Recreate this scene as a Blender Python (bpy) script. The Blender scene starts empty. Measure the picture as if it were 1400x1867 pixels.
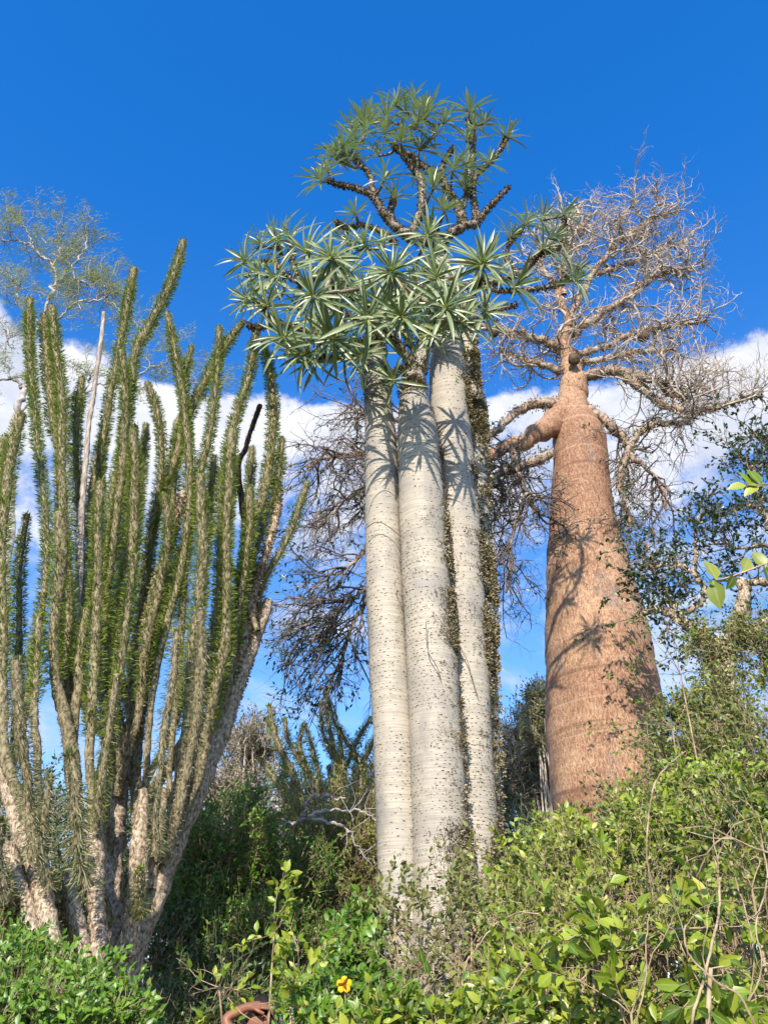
import bpy, math, numpy as np
from mathutils import Vector, Matrix, Quaternion

# ------------------------------------------------------------------ camera, sky, sun, exposure
SC = bpy.context.scene
COL = SC.collection
RNG = np.random.default_rng(7)
FPX = 1410.0; CX, CY = 700.0, 933.5; TH = math.radians(32.5); CAMZ = 1.6
cam = bpy.data.cameras.new('camera'); camo = bpy.data.objects.new('camera', cam); COL.objects.link(camo)
camo.location = (0, 0, CAMZ); camo.rotation_euler = (math.pi / 2 + TH, 0, 0)
cam.sensor_fit = 'VERTICAL'; cam.sensor_height = 24.0; cam.lens = 24.0 * FPX / 1867.0
cam.clip_start = 0.05; cam.clip_end = 3000
SC.camera = camo
SC.view_settings.view_transform = 'Standard'; SC.view_settings.look = 'None'
SC.view_settings.gamma = 1; SC.view_settings.use_curve_mapping = False
SC.view_settings.exposure = 0.5
SC.cycles.max_bounces = 6; SC.cycles.diffuse_bounces = 3; SC.cycles.transparent_max_bounces = 4

SUN_EL, SUN_AZ = 30.0, 10.5       # behind the camera, SUN_AZ to its left
sl = bpy.data.lights.new('sun', 'SUN'); sl.energy = 5.0; sl.angle = math.radians(0.5); sl.color = (1.0, 0.92, 0.80)
so = bpy.data.objects.new('sun', sl); COL.objects.link(so)
ce = math.cos(math.radians(SUN_EL))
SUNV = Vector((-math.sin(math.radians(SUN_AZ)) * ce, -math.cos(math.radians(SUN_AZ)) * ce, math.sin(math.radians(SUN_EL))))
so.rotation_euler = SUNV.to_track_quat('Z', 'Y').to_euler(); so.location = SUNV * 30


class NT:
    def __init__(s, tree): s.t = tree; s.n = tree.nodes; s.l = tree.links; s.n.clear()
    def node(s, typ, **kw):
        n = s.n.new(typ)
        for k, v in kw.items(): setattr(n, k, v)
        return n
    def link(s, a, b): s.l.new(a, b)
    def put(s, sock, v):
        if isinstance(v, (int, float)): sock.default_value = v
        elif isinstance(v, tuple):
            sock.default_value = v if len(v) == len(sock.default_value) else v + (1,)
        else: s.link(v, sock)
    def math(s, op, a, b=0.0, c=None, clamp=False):
        n = s.node('ShaderNodeMath', operation=op, use_clamp=clamp)
        s.put(n.inputs[0], a); s.put(n.inputs[1], b)
        if c is not None: s.put(n.inputs[2], c)
        return n.outputs[0]
    def ss(s, x, a, b):
        n = s.node('ShaderNodeMapRange', interpolation_type='SMOOTHSTEP')
        s.put(n.inputs[0], x); n.inputs[1].default_value = a; n.inputs[2].default_value = b
        return n.outputs[0]
    def mix(s, f, a, b, blend='MIX'):
        n = s.node('ShaderNodeMix', data_type='RGBA', blend_type=blend)
        s.put(n.inputs[0], f); s.put(n.inputs[6], a); s.put(n.inputs[7], b)
        return n.outputs[2]
    def noise(s, vec, scale, detail=3, rough=0.55, dist=0.0):
        n = s.node('ShaderNodeTexNoise'); s.put(n.inputs['Vector'], vec)
        n.inputs['Scale'].default_value = scale; n.inputs['Detail'].default_value = detail
        n.inputs['Roughness'].default_value = rough; n.inputs['Distortion'].default_value = dist
        return n.outputs[0]
    def mapping(s, vec, sc=(1, 1, 1), loc=(0, 0, 0)):
        n = s.node('ShaderNodeMapping'); s.put(n.inputs[0], vec)
        n.inputs['Scale'].default_value = sc; n.inputs['Location'].default_value = loc
        return n.outputs[0]
    def ramp(s, f, stops):
        n = s.node('ShaderNodeValToRGB'); s.put(n.inputs[0], f)
        e = n.color_ramp.elements
        while len(e) < len(stops): e.new(0.5)
        for i, (p, c) in enumerate(stops):
            e[i].position = p; e[i].color = tuple(c) + (1,)
        return n.outputs[0]


W = bpy.data.worlds.new('World'); SC.world = W; W.use_nodes = True
k = NT(W.node_tree)
tc = k.node('ShaderNodeTexCoord'); D = tc.outputs['Generated']
sky = k.node('ShaderNodeTexSky', sky_type='NISHITA'); sky.sun_disc = False
sky.sun_elevation = math.radians(SUN_EL); sky.sun_rotation = math.radians(180 + SUN_AZ)
sky.air_density = 1.0; sky.dust_density = 0.5; sky.ozone_density = 3.0; sky.altitude = 0
SKY_S = 0.142
skyc = k.node('ShaderNodeVectorMath', operation='SCALE'); k.link(sky.outputs[0], skyc.inputs[0]); skyc.inputs['Scale'].default_value = SKY_S
hsv = k.node('ShaderNodeHueSaturation'); hsv.inputs['Saturation'].default_value = 1.10; hsv.inputs['Value'].default_value = 1.0
k.link(skyc.outputs[0], hsv.inputs['Color'])
sep = k.node('ShaderNodeSeparateXYZ'); k.link(D, sep.inputs[0])
el = k.math('MULTIPLY', k.math('ARCSINE', sep.outputs[2]), 180 / math.pi)
# cloud bank between roughly 25 and 43 degrees of elevation, all the way round
dn = k.node('ShaderNodeVectorMath', operation='NORMALIZE'); k.link(D, dn.inputs[0])
cv = k.mapping(dn.outputs[0], (1, 1, 1.7), (7.7, 3.4, 1.9))
big = k.noise(cv, 2.1, 2, 0.5)
fine = k.noise(cv, 8.5, 10, 0.66, 0.35)
elw = k.math('ADD', el, k.math('MULTIPLY', k.math('SUBTRACT', k.math('ADD', k.math('MULTIPLY', big, 0.45), k.math('MULTIPLY', fine, 0.55)), 0.5), 11.0))
up = k.ss(elw, 40.9, 39.9)
lo = k.ss(k.math('ADD', el, k.math('MULTIPLY', k.math('SUBTRACT', fine, 0.5), 40.0)), 26.0, 36.0)
m1 = k.math('MULTIPLY', up, lo)
wv = k.mapping(dn.outputs[0], (1, 1, 3.2), (0.3, 2.2, 0.6))
wisp = k.noise(wv, 3.4, 7, 0.6, 0.5)
m2 = k.math('MULTIPLY', k.math('MULTIPLY', k.ss(wisp, 0.50, 0.68), k.ss(el, 42.0, 30.0)), k.ss(el, 5.0, 15.0))
mask = k.math('MAXIMUM', m1, k.math('MULTIPLY', m2, 0.65))
shade = k.noise(k.mapping(dn.outputs[0], (1, 1, 1.8), (0.9, 5.2, 2.6)), 5.0, 9, 0.62, 0.4)
cc = k.ramp(shade, [(0.33, (0.40, 0.45, 0.60)), (0.50, (0.62, 0.65, 0.74)), (0.64, (0.80, 0.80, 0.84))])
tint = k.mix(k.ss(el, 10.0, 58.0), (.90, 1.08, 1.30), (.17, 1.06, 1.78))
skyt = k.mix(1.0, hsv.outputs[0], tint, 'MULTIPLY')
out = k.mix(mask, skyt, cc)
bg = k.node('ShaderNodeBackground'); k.link(out, bg.inputs[0]); bg.inputs[1].default_value = 1.0
wo = k.node('ShaderNodeOutputWorld'); k.link(bg.outputs[0], wo.inputs[0])

# ------------------------------------------------------------------ helpers
_ct, _st = math.cos(TH), math.sin(TH)
def at(px, py, Y):
    "world point on the photograph's ray through (px, py) at ground distance Y"
    dx = px - CX; dy = CY - py
    wy = FPX * _ct - dy * _st; wz = FPX * _st + dy * _ct
    s = Y / wy
    return np.array([dx * s, Y, CAMZ + wz * s])
def mpp(py, Y):
    dy = CY - py
    return Y / (FPX * _ct - dy * _st)
def unit(v):
    v = np.asarray(v, float)
    return v / np.maximum(np.linalg.norm(v, axis=-1, keepdims=True), 1e-9)
def rnd(*s): return RNG.random(s)
def gau(*s): return RNG.normal(size=s)
def catmull(P, n):
    P = np.asarray(P, float)
    if len(P) == 2:
        t = np.linspace(0, 1, n)[:, None]; return P[0] * (1 - t) + P[1] * t
    Q = np.vstack([2 * P[0] - P[1], P, 2 * P[-1] - P[-2]])
    seg = len(P) - 1
    t = np.linspace(0, seg - 1e-6, n); i = t.astype(int); f = (t - i)[:, None]
    a, b, c, d = Q[i], Q[i + 1], Q[i + 2], Q[i + 3]
    return 0.5 * (2 * b + (c - a) * f + (2 * a - 5 * b + 4 * c - d) * f ** 2 + (3 * b - a - 3 * c + d) * f ** 3)
def trace(pts, n, yo=0.0):
    "pts: (px, py, half width px, Y) -> (n,4) world path with radius"
    L = []
    for px, py, hw, Y in pts:
        p = at(px, py, Y + yo); L.append([p[0], p[1], p[2], hw * mpp(py, Y + yo)])
    return catmull(L, n)

class G:
    def __init__(s): s.V = []; s.L = []; s.S = []; s.R = []; s.U = []; s.M = []; s.nv = 0; s.SM = []
    def add(s, V, F, r=0.0, uv=None, mi=0, smooth=True):
        V = np.asarray(V, float).reshape(-1, 3); F = np.asarray(F, dtype=np.int64)
        if len(V) == 0 or len(F) == 0: return
        s.V.append(V); s.L.append((F + s.nv).ravel()); s.S.append(np.full(len(F), F.shape[1]))
        s.R.append(np.broadcast_to(np.asarray(r, float), (len(V),)).copy())
        s.U.append(np.zeros((len(V), 2)) if uv is None else np.asarray(uv, float).reshape(-1, 2))
        s.M.append(np.full(len(F), mi)); s.SM.append(np.full(len(F), smooth)); s.nv += len(V)
    def mesh(s, name, mats, base=(0, 0, 0)):
        V = np.concatenate(s.V) - np.asarray(base, float); L = np.concatenate(s.L); S = np.concatenate(s.S)
        me = bpy.data.meshes.new(name)
        me.vertices.add(len(V)); me.vertices.foreach_set('co', V.astype(np.float32).ravel())
        me.loops.add(len(L)); me.loops.foreach_set('vertex_index', L.astype(np.int32))
        me.polygons.add(len(S)); st = np.concatenate([[0], np.cumsum(S)[:-1]])
        me.polygons.foreach_set('loop_start', st.astype(np.int32))
        me.polygons.foreach_set('material_index', np.concatenate(s.M).astype(np.int32))
        me.polygons.foreach_set('use_smooth', np.concatenate(s.SM).astype(bool))
        a = me.attributes.new('rnd', 'FLOAT', 'POINT'); a.data.foreach_set('value', np.concatenate(s.R).astype(np.float32))
        u = me.uv_layers.new(name='uv'); u.data.foreach_set('uv', np.concatenate(s.U)[L].astype(np.float32).ravel())
        for m in (mats if isinstance(mats, (list, tuple)) else [mats]): me.materials.append(m)
        me.update(calc_edges=True); me.validate()
        return me
    def build(s, name, mats, parent=None, kind=None, base=None):
        if s.nv == 0: return None
        if base is None: base = parent['_b'] if parent is not None and '_b' in parent.keys() else (0, 0, 0)
        o = bpy.data.objects.new(name, s.mesh(name, mats, base)); COL.objects.link(o)
        if parent is not None: o.parent = parent; o['_b'] = list(base)
        if kind: o['kind'] = kind
        return o
ALLB = []
def thing(name, label, cat, base, group=None):
    o = bpy.data.objects.new(name, None); COL.objects.link(o); o.empty_display_size = 0.2
    o.location = tuple(float(x) for x in base); o['_b'] = [float(x) for x in base]
    o['label'] = label; o['category'] = cat
    if group: o['group'] = group
    return o

def tube(g, P, sides=8, mi=0, r=0.0, cap=True, bump=0.0, vscale=1.0, lump=0.0):
    "P (n,4)"
    P = np.asarray(P, float); n = len(P); C = P[:, :3]; R = P[:, 3]
    T = unit(np.gradient(C, axis=0)); mt = unit(T.mean(0))
    ref = np.array([0, 1, 0.01]) if abs(mt[2]) > 0.6 else np.array([0.01, 0.02, 1])
    A = unit(np.cross(T, ref)); B = np.cross(T, A)
    th = np.linspace(0, 2 * np.pi, sides + 1)
    rr = R[:, None] * np.ones(sides + 1)
    if lump:
        zz = C[:, 2:3]; tt = th[None]
        rr = rr * (1 + lump * (np.sin(2 * tt + zz * 1.3) + .7 * np.sin(3 * tt - zz * 2.1 + 1) + .45 * np.sin(5 * tt + zz * 3.7) + .3 * np.sin(9 * tt - zz * 1.1) + .22 * np.sin(zz * 9 + 3 * np.sin(tt) + 2 * np.sin(zz * 1.7))))
    if bump:
        q = rr * bump * gau(n, sides + 1); q[:, -1] = q[:, 0]; rr = rr + q
    V = C[:, None] + rr[..., None] * (A[:, None] * np.cos(th)[None, :, None] + B[:, None] * np.sin(th)[None, :, None])
    s = np.concatenate([[0], np.cumsum(np.linalg.norm(np.diff(C, axis=0), axis=1))])
    uv = np.stack(np.broadcast_arrays((th / (2 * np.pi))[None, :] * R.mean() * 2 * np.pi, s[:, None] * vscale), -1)
    i, j = np.meshgrid(np.arange(n - 1), np.arange(sides), indexing='ij'); a = i * (sides + 1) + j
    F = np.stack([a, a + 1, a + sides + 2, a + sides + 1], -1).reshape(-1, 4)
    g.add(V, F, r, uv, mi)
    if cap and R[-1] > 0.004:
        k0 = (n - 1) * (sides + 1)
        ring = V[-1, :sides]; tip = C[-1] + T[-1] * R[-1] * 0.5
        g.add(np.vstack([ring, tip]), [[q, (q + 1) % sides, sides] for q in range(sides)], r, None, mi)
    return C, A, B, T, R, s

def tubes(g, P, sides=3, mi=0, r=None):
    "P (M,n,4) many thin tubes at once"
    if len(P) == 0: return
    M, n = P.shape[:2]; C = P[..., :3]; R = P[..., 3]
    T = unit(np.gradient(C, axis=1)); mt = unit(T.mean(1))
    ref = np.where(np.abs(mt[:, 2:3]) > 0.6, np.array([[0, 1, 0.01]]), np.array([[0.01, 0.02, 1]]))
    A = unit(np.cross(T, ref[:, None])); B = np.cross(T, A)
    th = np.arange(sides) * 2 * np.pi / sides
    V = C[:, :, None] + R[:, :, None, None] * (A[:, :, None] * np.cos(th)[:, None] + B[:, :, None] * np.sin(th)[:, None])
    m, i, j = np.meshgrid(np.arange(M), np.arange(n - 1), np.arange(sides), indexing='ij')
    b = m * n * sides; a = b + i * sides + j; a2 = b + i * sides + (j + 1) % sides
    F = np.stack([a, a2, a2 + sides, a + sides], -1).reshape(-1, 4)
    rr = np.repeat(rnd(M) if r is None else r, n * sides)
    g.add(V, F, rr, None, mi)

def walk(S, D, L, R, n=6, wig=0.35, bias=(0, 0, 0), taper=0.35):
    "vectorised random walks: returns (M,n,4)"
    M = len(S); C = np.zeros((M, n, 4)); C[:, 0, :3] = S; d = unit(D); bias = np.asarray(bias, float)
    L = np.broadcast_to(L, (M,)); R = np.broadcast_to(R, (M,))
    for i in range(1, n):
        d = unit(d + gau(M, 3) * wig + bias)
        C[:, i, :3] = C[:, i - 1, :3] + d * (L / (n - 1))[:, None]
    C[..., 3] = R[:, None] * np.linspace(1, taper, n)[None]
    return C
def spawn(P, k, spread=0.9, lo=0.2):
    "k children from each path: start, dir, parent radius, parent index"
    M, n = P.shape[:2]
    t = lo + (1 - lo) * rnd(M, k) ** 0.8; x = t * (n - 1 - 1e-6); i = x.astype(int); f = (x - i)[..., None]
    m = np.repeat(np.arange(M)[:, None], k, 1)
    Q = P[m, i] * (1 - f) + P[m, i + 1] * f
    T = unit(P[m, i + 1][..., :3] - P[m, i][..., :3])
    d = unit(T + gau(M, k, 3) * spread)
    return Q[..., :3].reshape(-1, 3), d.reshape(-1, 3), Q[..., 3].ravel(), m.ravel()

def scatter(g, TV, TF, pos, ax, nrm, sc, r=None, mi=0, wsc=None, uv=None, smooth=False):
    "copies of a leaf template (x across, y along, z normal)"
    N = len(pos)
    if N == 0: return
    y = unit(ax); x = unit(np.cross(y, nrm)); z = np.cross(x, y)
    sc = np.broadcast_to(sc, (N,)); w = sc if wsc is None else np.broadcast_to(wsc, (N,))
    V = pos[:, None] + (TV[None, :, 0:1] * w[:, None, None]) * x[:, None] + (TV[None, :, 1:2] * sc[:, None, None]) * y[:, None] + (TV[None, :, 2:3] * sc[:, None, None]) * z[:, None]
    K = len(TV)
    F = (TF[None] + (np.arange(N) * K)[:, None, None]).reshape(-1, TF.shape[1])
    rr = np.repeat(rnd(N) if r is None else r, K)
    u = np.tile(uv, (N, 1)) if uv is not None else None
    g.add(V, F, rr, u, mi, smooth)

def A_(x): return np.array(x, float)
def I_(x): return np.array(x, dtype=np.int64)
# leaf templates: length 1 along y
OV = (A_([[0, 0, 0], [-.24, .28, .05], [-.27, .55, .05], [0, 1, -.06], [.27, .55, .05], [.24, .28, .05], [0, .45, -.03]]),
      I_([[0, 6, 1], [1, 6, 2], [2, 6, 3], [3, 6, 4], [4, 6, 5], [5, 6, 0]]))
DI = (A_([[0, 0, 0], [-.23, .5, .04], [0, 1, -.03], [.23, .5, .04]]), I_([[0, 2, 1], [0, 3, 2]]))
SP = (A_([[0, 0, 0], [-.5, .35, 0], [0, 1, 0], [.5, .35, 0]]), I_([[0, 2, 1], [0, 3, 2]]))
def strap(seg=6, arch=0.28):
    V = []; F = []; U = []
    for i in range(seg + 1):
        t = i / seg; w = 0.5 * (math.sin(math.pi * min(1, t * 0.93 + 0.07)) ** 0.6) if i < seg else 0.0
        w = max(w, 0.0) * (1 if t < .6 else 1 - (t - .6) * .8)
        y = t; z = -arch * t * t
        V += [[-w, y, z + .35 * w * .12], [0, y, z - .01], [w, y, z + .35 * w * .12]]; U += [[0, t], [.5, t], [1, t]]
        if i:
            b = 3 * i
            F += [[b - 3, b - 2, b + 1, b], [b - 2, b - 1, b + 2, b + 1]]
    return A_(V), I_(F), A_(U)

def ovate(seg=3, arch=.22):
    V = []; F = []; U = []
    for i in range(seg + 1):
        t = i / seg; w = .27 * math.sin(math.pi * t ** .8) ** .8 if 0 < i < seg else .012 * (i == 0)
        z = -arch * t * t
        V += [[-w, t, z + .30 * w], [0, t, z], [w, t, z + .30 * w]]; U += [[0, t], [.5, t], [1, t]]
        if i: b = 3 * i; F += [[b - 3, b - 2, b + 1, b], [b - 2, b - 1, b + 2, b + 1]]
    return A_(V), I_(F), A_(U)
OV = ovate()
# ------------------------------------------------------------------ materials
def mat(name):
    m = bpy.data.materials.new(name); m.use_nodes = True; return m, NT(m.node_tree)
def finish(k, col, rough=0.7, spec=0.4, bump=None, bs=0.4, bd=0.01, trans=0.0, tcol=None):
    p = k.node('ShaderNodeBsdfPrincipled'); k.put(p.inputs['Base Color'], col); k.put(p.inputs['Roughness'], rough)
    p.inputs['Specular IOR Level'].default_value = spec
    if bump is not None:
        b = k.node('ShaderNodeBump'); b.inputs['Strength'].default_value = bs; b.inputs['Distance'].default_value = bd
        k.put(b.inputs['Height'], bump); k.link(b.outputs[0], p.inputs['Normal'])
    o = k.node('ShaderNodeOutputMaterial')
    if trans > 0:
        t = k.node('ShaderNodeBsdfTranslucent'); k.put(t.inputs[0], tcol if tcol is not None else col)
        mx = k.node('ShaderNodeMixShader'); mx.inputs[0].default_value = trans
        k.link(p.outputs[0], mx.inputs[1]); k.link(t.outputs[0], mx.inputs[2]); k.link(mx.outputs[0], o.inputs[0])
    else: k.link(p.outputs[0], o.inputs[0])
def rndnode(k):
    a = k.node('ShaderNodeAttribute', attribute_name='rnd'); oi = k.node('ShaderNodeObjectInfo')
    return k.math('FRACT', k.math('ADD', a.outputs['Fac'], oi.outputs['Random']))
def leafmat(name, stops, rough=0.4, spec=0.5, trans=0.28, tcol=(0.2, 0.32, 0.03)):
    m, k = mat(name); r = rndnode(k)
    geo = k.node('ShaderNodeNewGeometry')
    big = k.noise(geo.outputs['Position'], 2.3, 2)
    f = k.math('ADD', k.math('MULTIPLY', r, 0.75), k.math('MULTIPLY', k.math('SUBTRACT', big, 0.35), 0.6), clamp=True)
    c = k.ramp(f, stops)
    uvn = k.node('ShaderNodeUVMap', uv_map='uv'); s2 = k.node('ShaderNodeSeparateXYZ'); k.link(uvn.outputs[0], s2.inputs[0])
    rib = k.ss(k.math('ABSOLUTE', k.math('SUBTRACT', s2.outputs[0], .5)), .10, .02)
    c = k.mix(k.math('MULTIPLY', rib, .45), c, (.42, .46, .16))
    finish(k, c, rough, spec, trans=trans, tcol=k.mix(0.55, c, tcol))
    return m
def barkmat(name, dark, light, sc=(1, 1, 1), scale=30, rough=0.85, bs=0.6, bd=0.01, mid=0.5, third=None):
    m, k = mat(name); tcn = k.node('ShaderNodeTexCoord'); P = tcn.outputs['Object']
    v = k.mapping(P, sc)
    n1 = k.noise(v, scale, 6, 0.65); n2 = k.noise(P, 3.0, 3, 0.5)
    f = k.ss(n1, mid - 0.16, mid + 0.16)
    c = k.mix(f, dark, light)
    if third: c = k.mix(k.ss(n2, 0.45, 0.68), c, third)
    finish(k, c, rough, 0.25, bump=n1, bs=bs, bd=bd)
    return m

M = {}
M['leaf_bright'] = leafmat('bright_leaf', [(0, (.05, .095, .008)), (.25, (.12, .20, .014)), (.55, (.26, .34, .024)), (1, (.52, .50, .07))], .38)
M['leaf_mid'] = leafmat('mid_leaf', [(0, (.04, .075, .012)), (.35, (.12, .17, .02)), (.7, (.26, .29, .04)), (1, (.46, .43, .12))], .42)
M['leaf_fresh'] = leafmat('fresh_leaf', [(0, (.03, .085, .010)), (.35, (.075, .18, .014)), (.7, (.15, .29, .02)), (1, (.34, .46, .06))], .38)
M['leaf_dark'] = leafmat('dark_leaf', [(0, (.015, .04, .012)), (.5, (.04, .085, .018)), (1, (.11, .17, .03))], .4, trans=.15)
M['leaf_fern'] = leafmat('fine_green_leaf', [(0, (.035, .07, .01)), (.4, (.12, .19, .02)), (1, (.34, .42, .06))], .45, trans=.2)
M['leaf_olive'] = leafmat('olive_leaf', [(0, (.06, .08, .02)), (.45, (.19, .21, .05)), (1, (.46, .43, .19))], .5)
M['leaf_grey'] = leafmat('greyish_leaf', [(0, (.06, .055, .03)), (.5, (.13, .12, .06)), (1, (.22, .2, .11))], .7, .2)
M['leaf_feather'] = leafmat('feathery_leaf', [(0, (.16, .19, .06)), (.5, (.30, .33, .11)), (1, (.46, .46, .19))], .6, .2, .4, (.4, .45, .15))
M['leaf_small_dark'] = leafmat('small_dark_leaf', [(0, (.012, .035, .012)), (.6, (.03, .065, .02)), (1, (.10, .15, .035))], .35, .5, .12)
M['leaf_alluaudia'] = leafmat('alluaudia_leaf', [(0, (.06, .105, .012)), (.35, (.17, .235, .028)), (.7, (.32, .37, .06)), (1, (.56, .54, .25))], .5, .35, .28)
M['leaf_alluaudia_low'] = leafmat('alluaudia_old_leaf', [(0, (.10, .115, .04)), (.5, (.24, .25, .11)), (1, (.52, .48, .3))], .5, .35, .15)
M['spine'] = leafmat('pale_spine', [(0, (.30, .25, .16)), (1, (.55, .48, .34))], .6, .3, 0.05)
M['dead_scale'] = leafmat('dead_scale', [(0, (.12, .075, .04)), (.5, (.30, .20, .12)), (1, (.5, .38, .25))], .8, .15, .05)
M['moss'] = leafmat('lichen', [(0, (.12, .095, .05)), (.5, (.30, .25, .15)), (1, (.52, .46, .32))], .85, .1, .1, (.3, .3, .12))
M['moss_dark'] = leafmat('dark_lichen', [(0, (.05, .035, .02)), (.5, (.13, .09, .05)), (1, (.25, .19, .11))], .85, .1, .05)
M['bark_all'] = barkmat('alluaudia_bark', (.14, .09, .055), (.64, .51, .37), (1, 1, .55), 60, bs=.9, bd=.012)
M['bark_all_up'] = barkmat('alluaudia_stem_skin', (.09, .07, .035), (.36, .30, .18), (1, 1, .5), 55, bs=.7, bd=.008)
M['bark_dead'] = barkmat('dead_stem_bark', (.20, .15, .12), (.52, .45, .38), (2, 2, .25), 30, bs=.8, bd=.01)
M['bark_black'] = barkmat('blackened_stem_bark', (.02, .014, .01), (.09, .06, .04), (1, 1, .5), 40, bs=.8, bd=.01)
M['bark_branch'] = barkmat('branch_bark', (.10, .07, .05), (.42, .35, .27), (1, 1, 1), 22, bs=.9, bd=.012, third=(.17, .13, .09))
M['bark_twig'] = barkmat('twig_bark', (.26, .20, .16), (.66, .56, .46), (1, 1, 1), 9, bs=.2)
M['twig_shaded'] = barkmat('shaded_twig_bark', (.05, .038, .03), (.27, .21, .17), (1, 1, 1), 9, bs=.2)  # twig bark darkened: shade of the drooping twigs painted into the colour
M['bark_white'] = barkmat('pale_branch_bark', (.20, .17, .16), (.55, .50, .47), (1, 1, 1), 6, bs=.3)
M['vine'] = barkmat('dry_vine', (.20, .13, .08), (.5, .37, .24), (1, 1, 1), 12, bs=.3)
M['thorn'] = leafmat('thorn', [(0, (.035, .026, .018)), (1, (.14, .10, .07))], .7, .3, 0)
M['fruit'] = barkmat('fruit_skin', (.05, .035, .02), (.16, .11, .07), (1, 1, 1), 25)

# pachypodium trunk skin: pale, fine horizontal wrinkles
m, k = mat('pale_trunk_skin'); P = k.node('ShaderNodeTexCoord').outputs['Object']
st = k.noise(k.mapping(P, (3, 3, 95)), 1.0, 3, .6); st2 = k.noise(k.mapping(P, (9, 9, 260)), 1.0, 2, .5)
big = k.noise(P, 3.1, 4, .6); vst = k.noise(k.mapping(P, (60, 60, 2.2)), 1, 3, .5)
c = k.mix(k.ss(st, .35, .65), (.35, .30, .235), (.475, .415, .325))
c = k.mix(k.ss(big, .42, .70), c, (.31, .275, .235))
c = k.mix(k.math('MULTIPLY', k.ss(st2, .56, .70), .38), c, (.30, .25, .20))
c = k.mix(k.math('MULTIPLY', k.ss(vst, .58, .72), .25), c, (.40, .34, .29))
lz2 = k.noise(k.mapping(P, (3.5, 3.5, 1.1)), 1.3, 6, .7)
c = k.mix(k.math('MULTIPLY', k.ss(lz2, .50, .68), .55), c, (.25, .23, .195))
lz = k.noise(k.mapping(P, (5, 5, 5)), 2.0, 6, .7)
c = k.mix(k.math('MULTIPLY', k.ss(lz, .57, .66), .6), c, (.27, .245, .18))
finish(k, c, .62, .35, bump=k.math('ADD', st, k.math('MULTIPLY', st2, .5)), bs=.45, bd=.006); M['pachy'] = m
# pachypodium leaf
m, k = mat('long_leaf'); r = rndnode(k); uvn = k.node('ShaderNodeUVMap', uv_map='uv'); s2 = k.node('ShaderNodeSeparateXYZ'); k.link(uvn.outputs[0], s2.inputs[0])
mid = k.math('ABSOLUTE', k.math('SUBTRACT', s2.outputs[0], .5)); rib = k.ss(mid, .09, .02)
c = k.ramp(r, [(0, (.06, .095, .035)), (.35, (.16, .21, .09)), (.7, (.27, .33, .15)), (.95, (.46, .49, .28)), (1, (.40, .33, .15))])
geo = k.node('ShaderNodeNewGeometry')
c = k.mix(k.math('MULTIPLY', geo.outputs['Backfacing'], .75), c, (.42, .47, .35))
c = k.mix(rib, c, (.45, .47, .24)); c = k.mix(k.ss(s2.outputs[1], .16, .0), c, (.50, .50, .18))
finish(k, c, .34, .65, trans=.24, tcol=(.2, .3, .06)); M['pachy_leaf'] = m
# baobab skin: red brown with pale vertical flakes and ring lines
m, k = mat('red_baobab_bark'); P = k.node('ShaderNodeTexCoord').outputs['Object']
fl = k.noise(k.mapping(P, (55, 55, 16)), 1, 7, .75, 1.1); wr = k.noise(k.mapping(P, (12, 12, 60)), 1, 4, .6, .3)
sp = k.node('ShaderNodeSeparateXYZ'); k.link(P, sp.inputs[0])
wz = k.math('ADD', sp.outputs[2], k.math('MULTIPLY', k.noise(P, .9, 2), .35))
ringn = k.noise(k.mapping(P, (.25, .25, 7.5)), 1, 3, .6)
big = k.noise(P, .9, 4, .6)
c = k.mix(k.ss(fl, .40, .62), (.175, .078, .045), (.45, .26, .155))
c = k.mix(k.ss(big, .40, .66), c, k.mix(k.ss(fl, .42, .60), (.28, .145, .085), (.60, .39, .235)))
c = k.mix(k.math('MULTIPLY', k.ss(wr, .55, .70), .35), c, (.30, .17, .12))
c = k.mix(k.math('MULTIPLY', k.ss(ringn, .60, .66), .45), c, (.13, .06, .04))
c = k.mix(k.math('MULTIPLY', k.ss(ringn, .40, .34), .35), c, (.56, .37, .25))
gr = k.noise(k.mapping(P, (1, 1, .45)), 2.1, 6, .72)
c = k.mix(k.math('MULTIPLY', k.ss(gr, .54, .66), .75), c, k.mix(k.ss(fl, .4, .6), (.15, .11, .09), (.33, .25, .20)))
finish(k, c, .75, .25, bump=k.math('ADD', k.math('MULTIPLY', fl, .9), k.math('ADD', k.math('MULTIPLY', wr, .4), k.math('MULTIPLY', ringn, 1.2))), bs=.7, bd=.02); M['baobab'] = m
m, k = mat('baobab_limb_bark'); P = k.node('ShaderNodeTexCoord').outputs['Object']
n1 = k.noise(P, 18, 5, .65); n2 = k.noise(P, 3, 3)
c = k.mix(k.ss(n1, .38, .62), (.15, .085, .06), (.44, .32, .24)); c = k.mix(k.ss(n2, .45, .65), c, (.40, .34, .26))
finish(k, c, .8, .2, bump=n1, bs=.8, bd=.02); M['baobab_limb'] = m
m, k = mat('leaf_litter_soil'); P = k.node('ShaderNodeTexCoord').outputs['Object']
n1 = k.noise(P, 9, 6, .7); n2 = k.noise(P, .25, 4)
c = k.mix(k.ss(n1, .35, .65), (.07, .045, .03), (.20, .15, .09)); c = k.mix(k.ss(n2, .45, .6), c, (.05, .08, .025))
finish(k, c, .95, .1, bump=n1, bs=.6, bd=.03); M['ground'] = m
m, k = mat('whitewash'); P = k.node('ShaderNodeTexCoord').outputs['Object']
finish(k, k.mix(k.ss(k.noise(P, 2, 5), .4, .7), (.82, .82, .80), (.72, .71, .68)), .9, .2, bump=k.noise(P, 30, 3), bs=.1); M['white'] = m
m, k = mat('window_glass'); finish(k, (.03, .04, .05), .1, .6); M['glass'] = m
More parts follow.
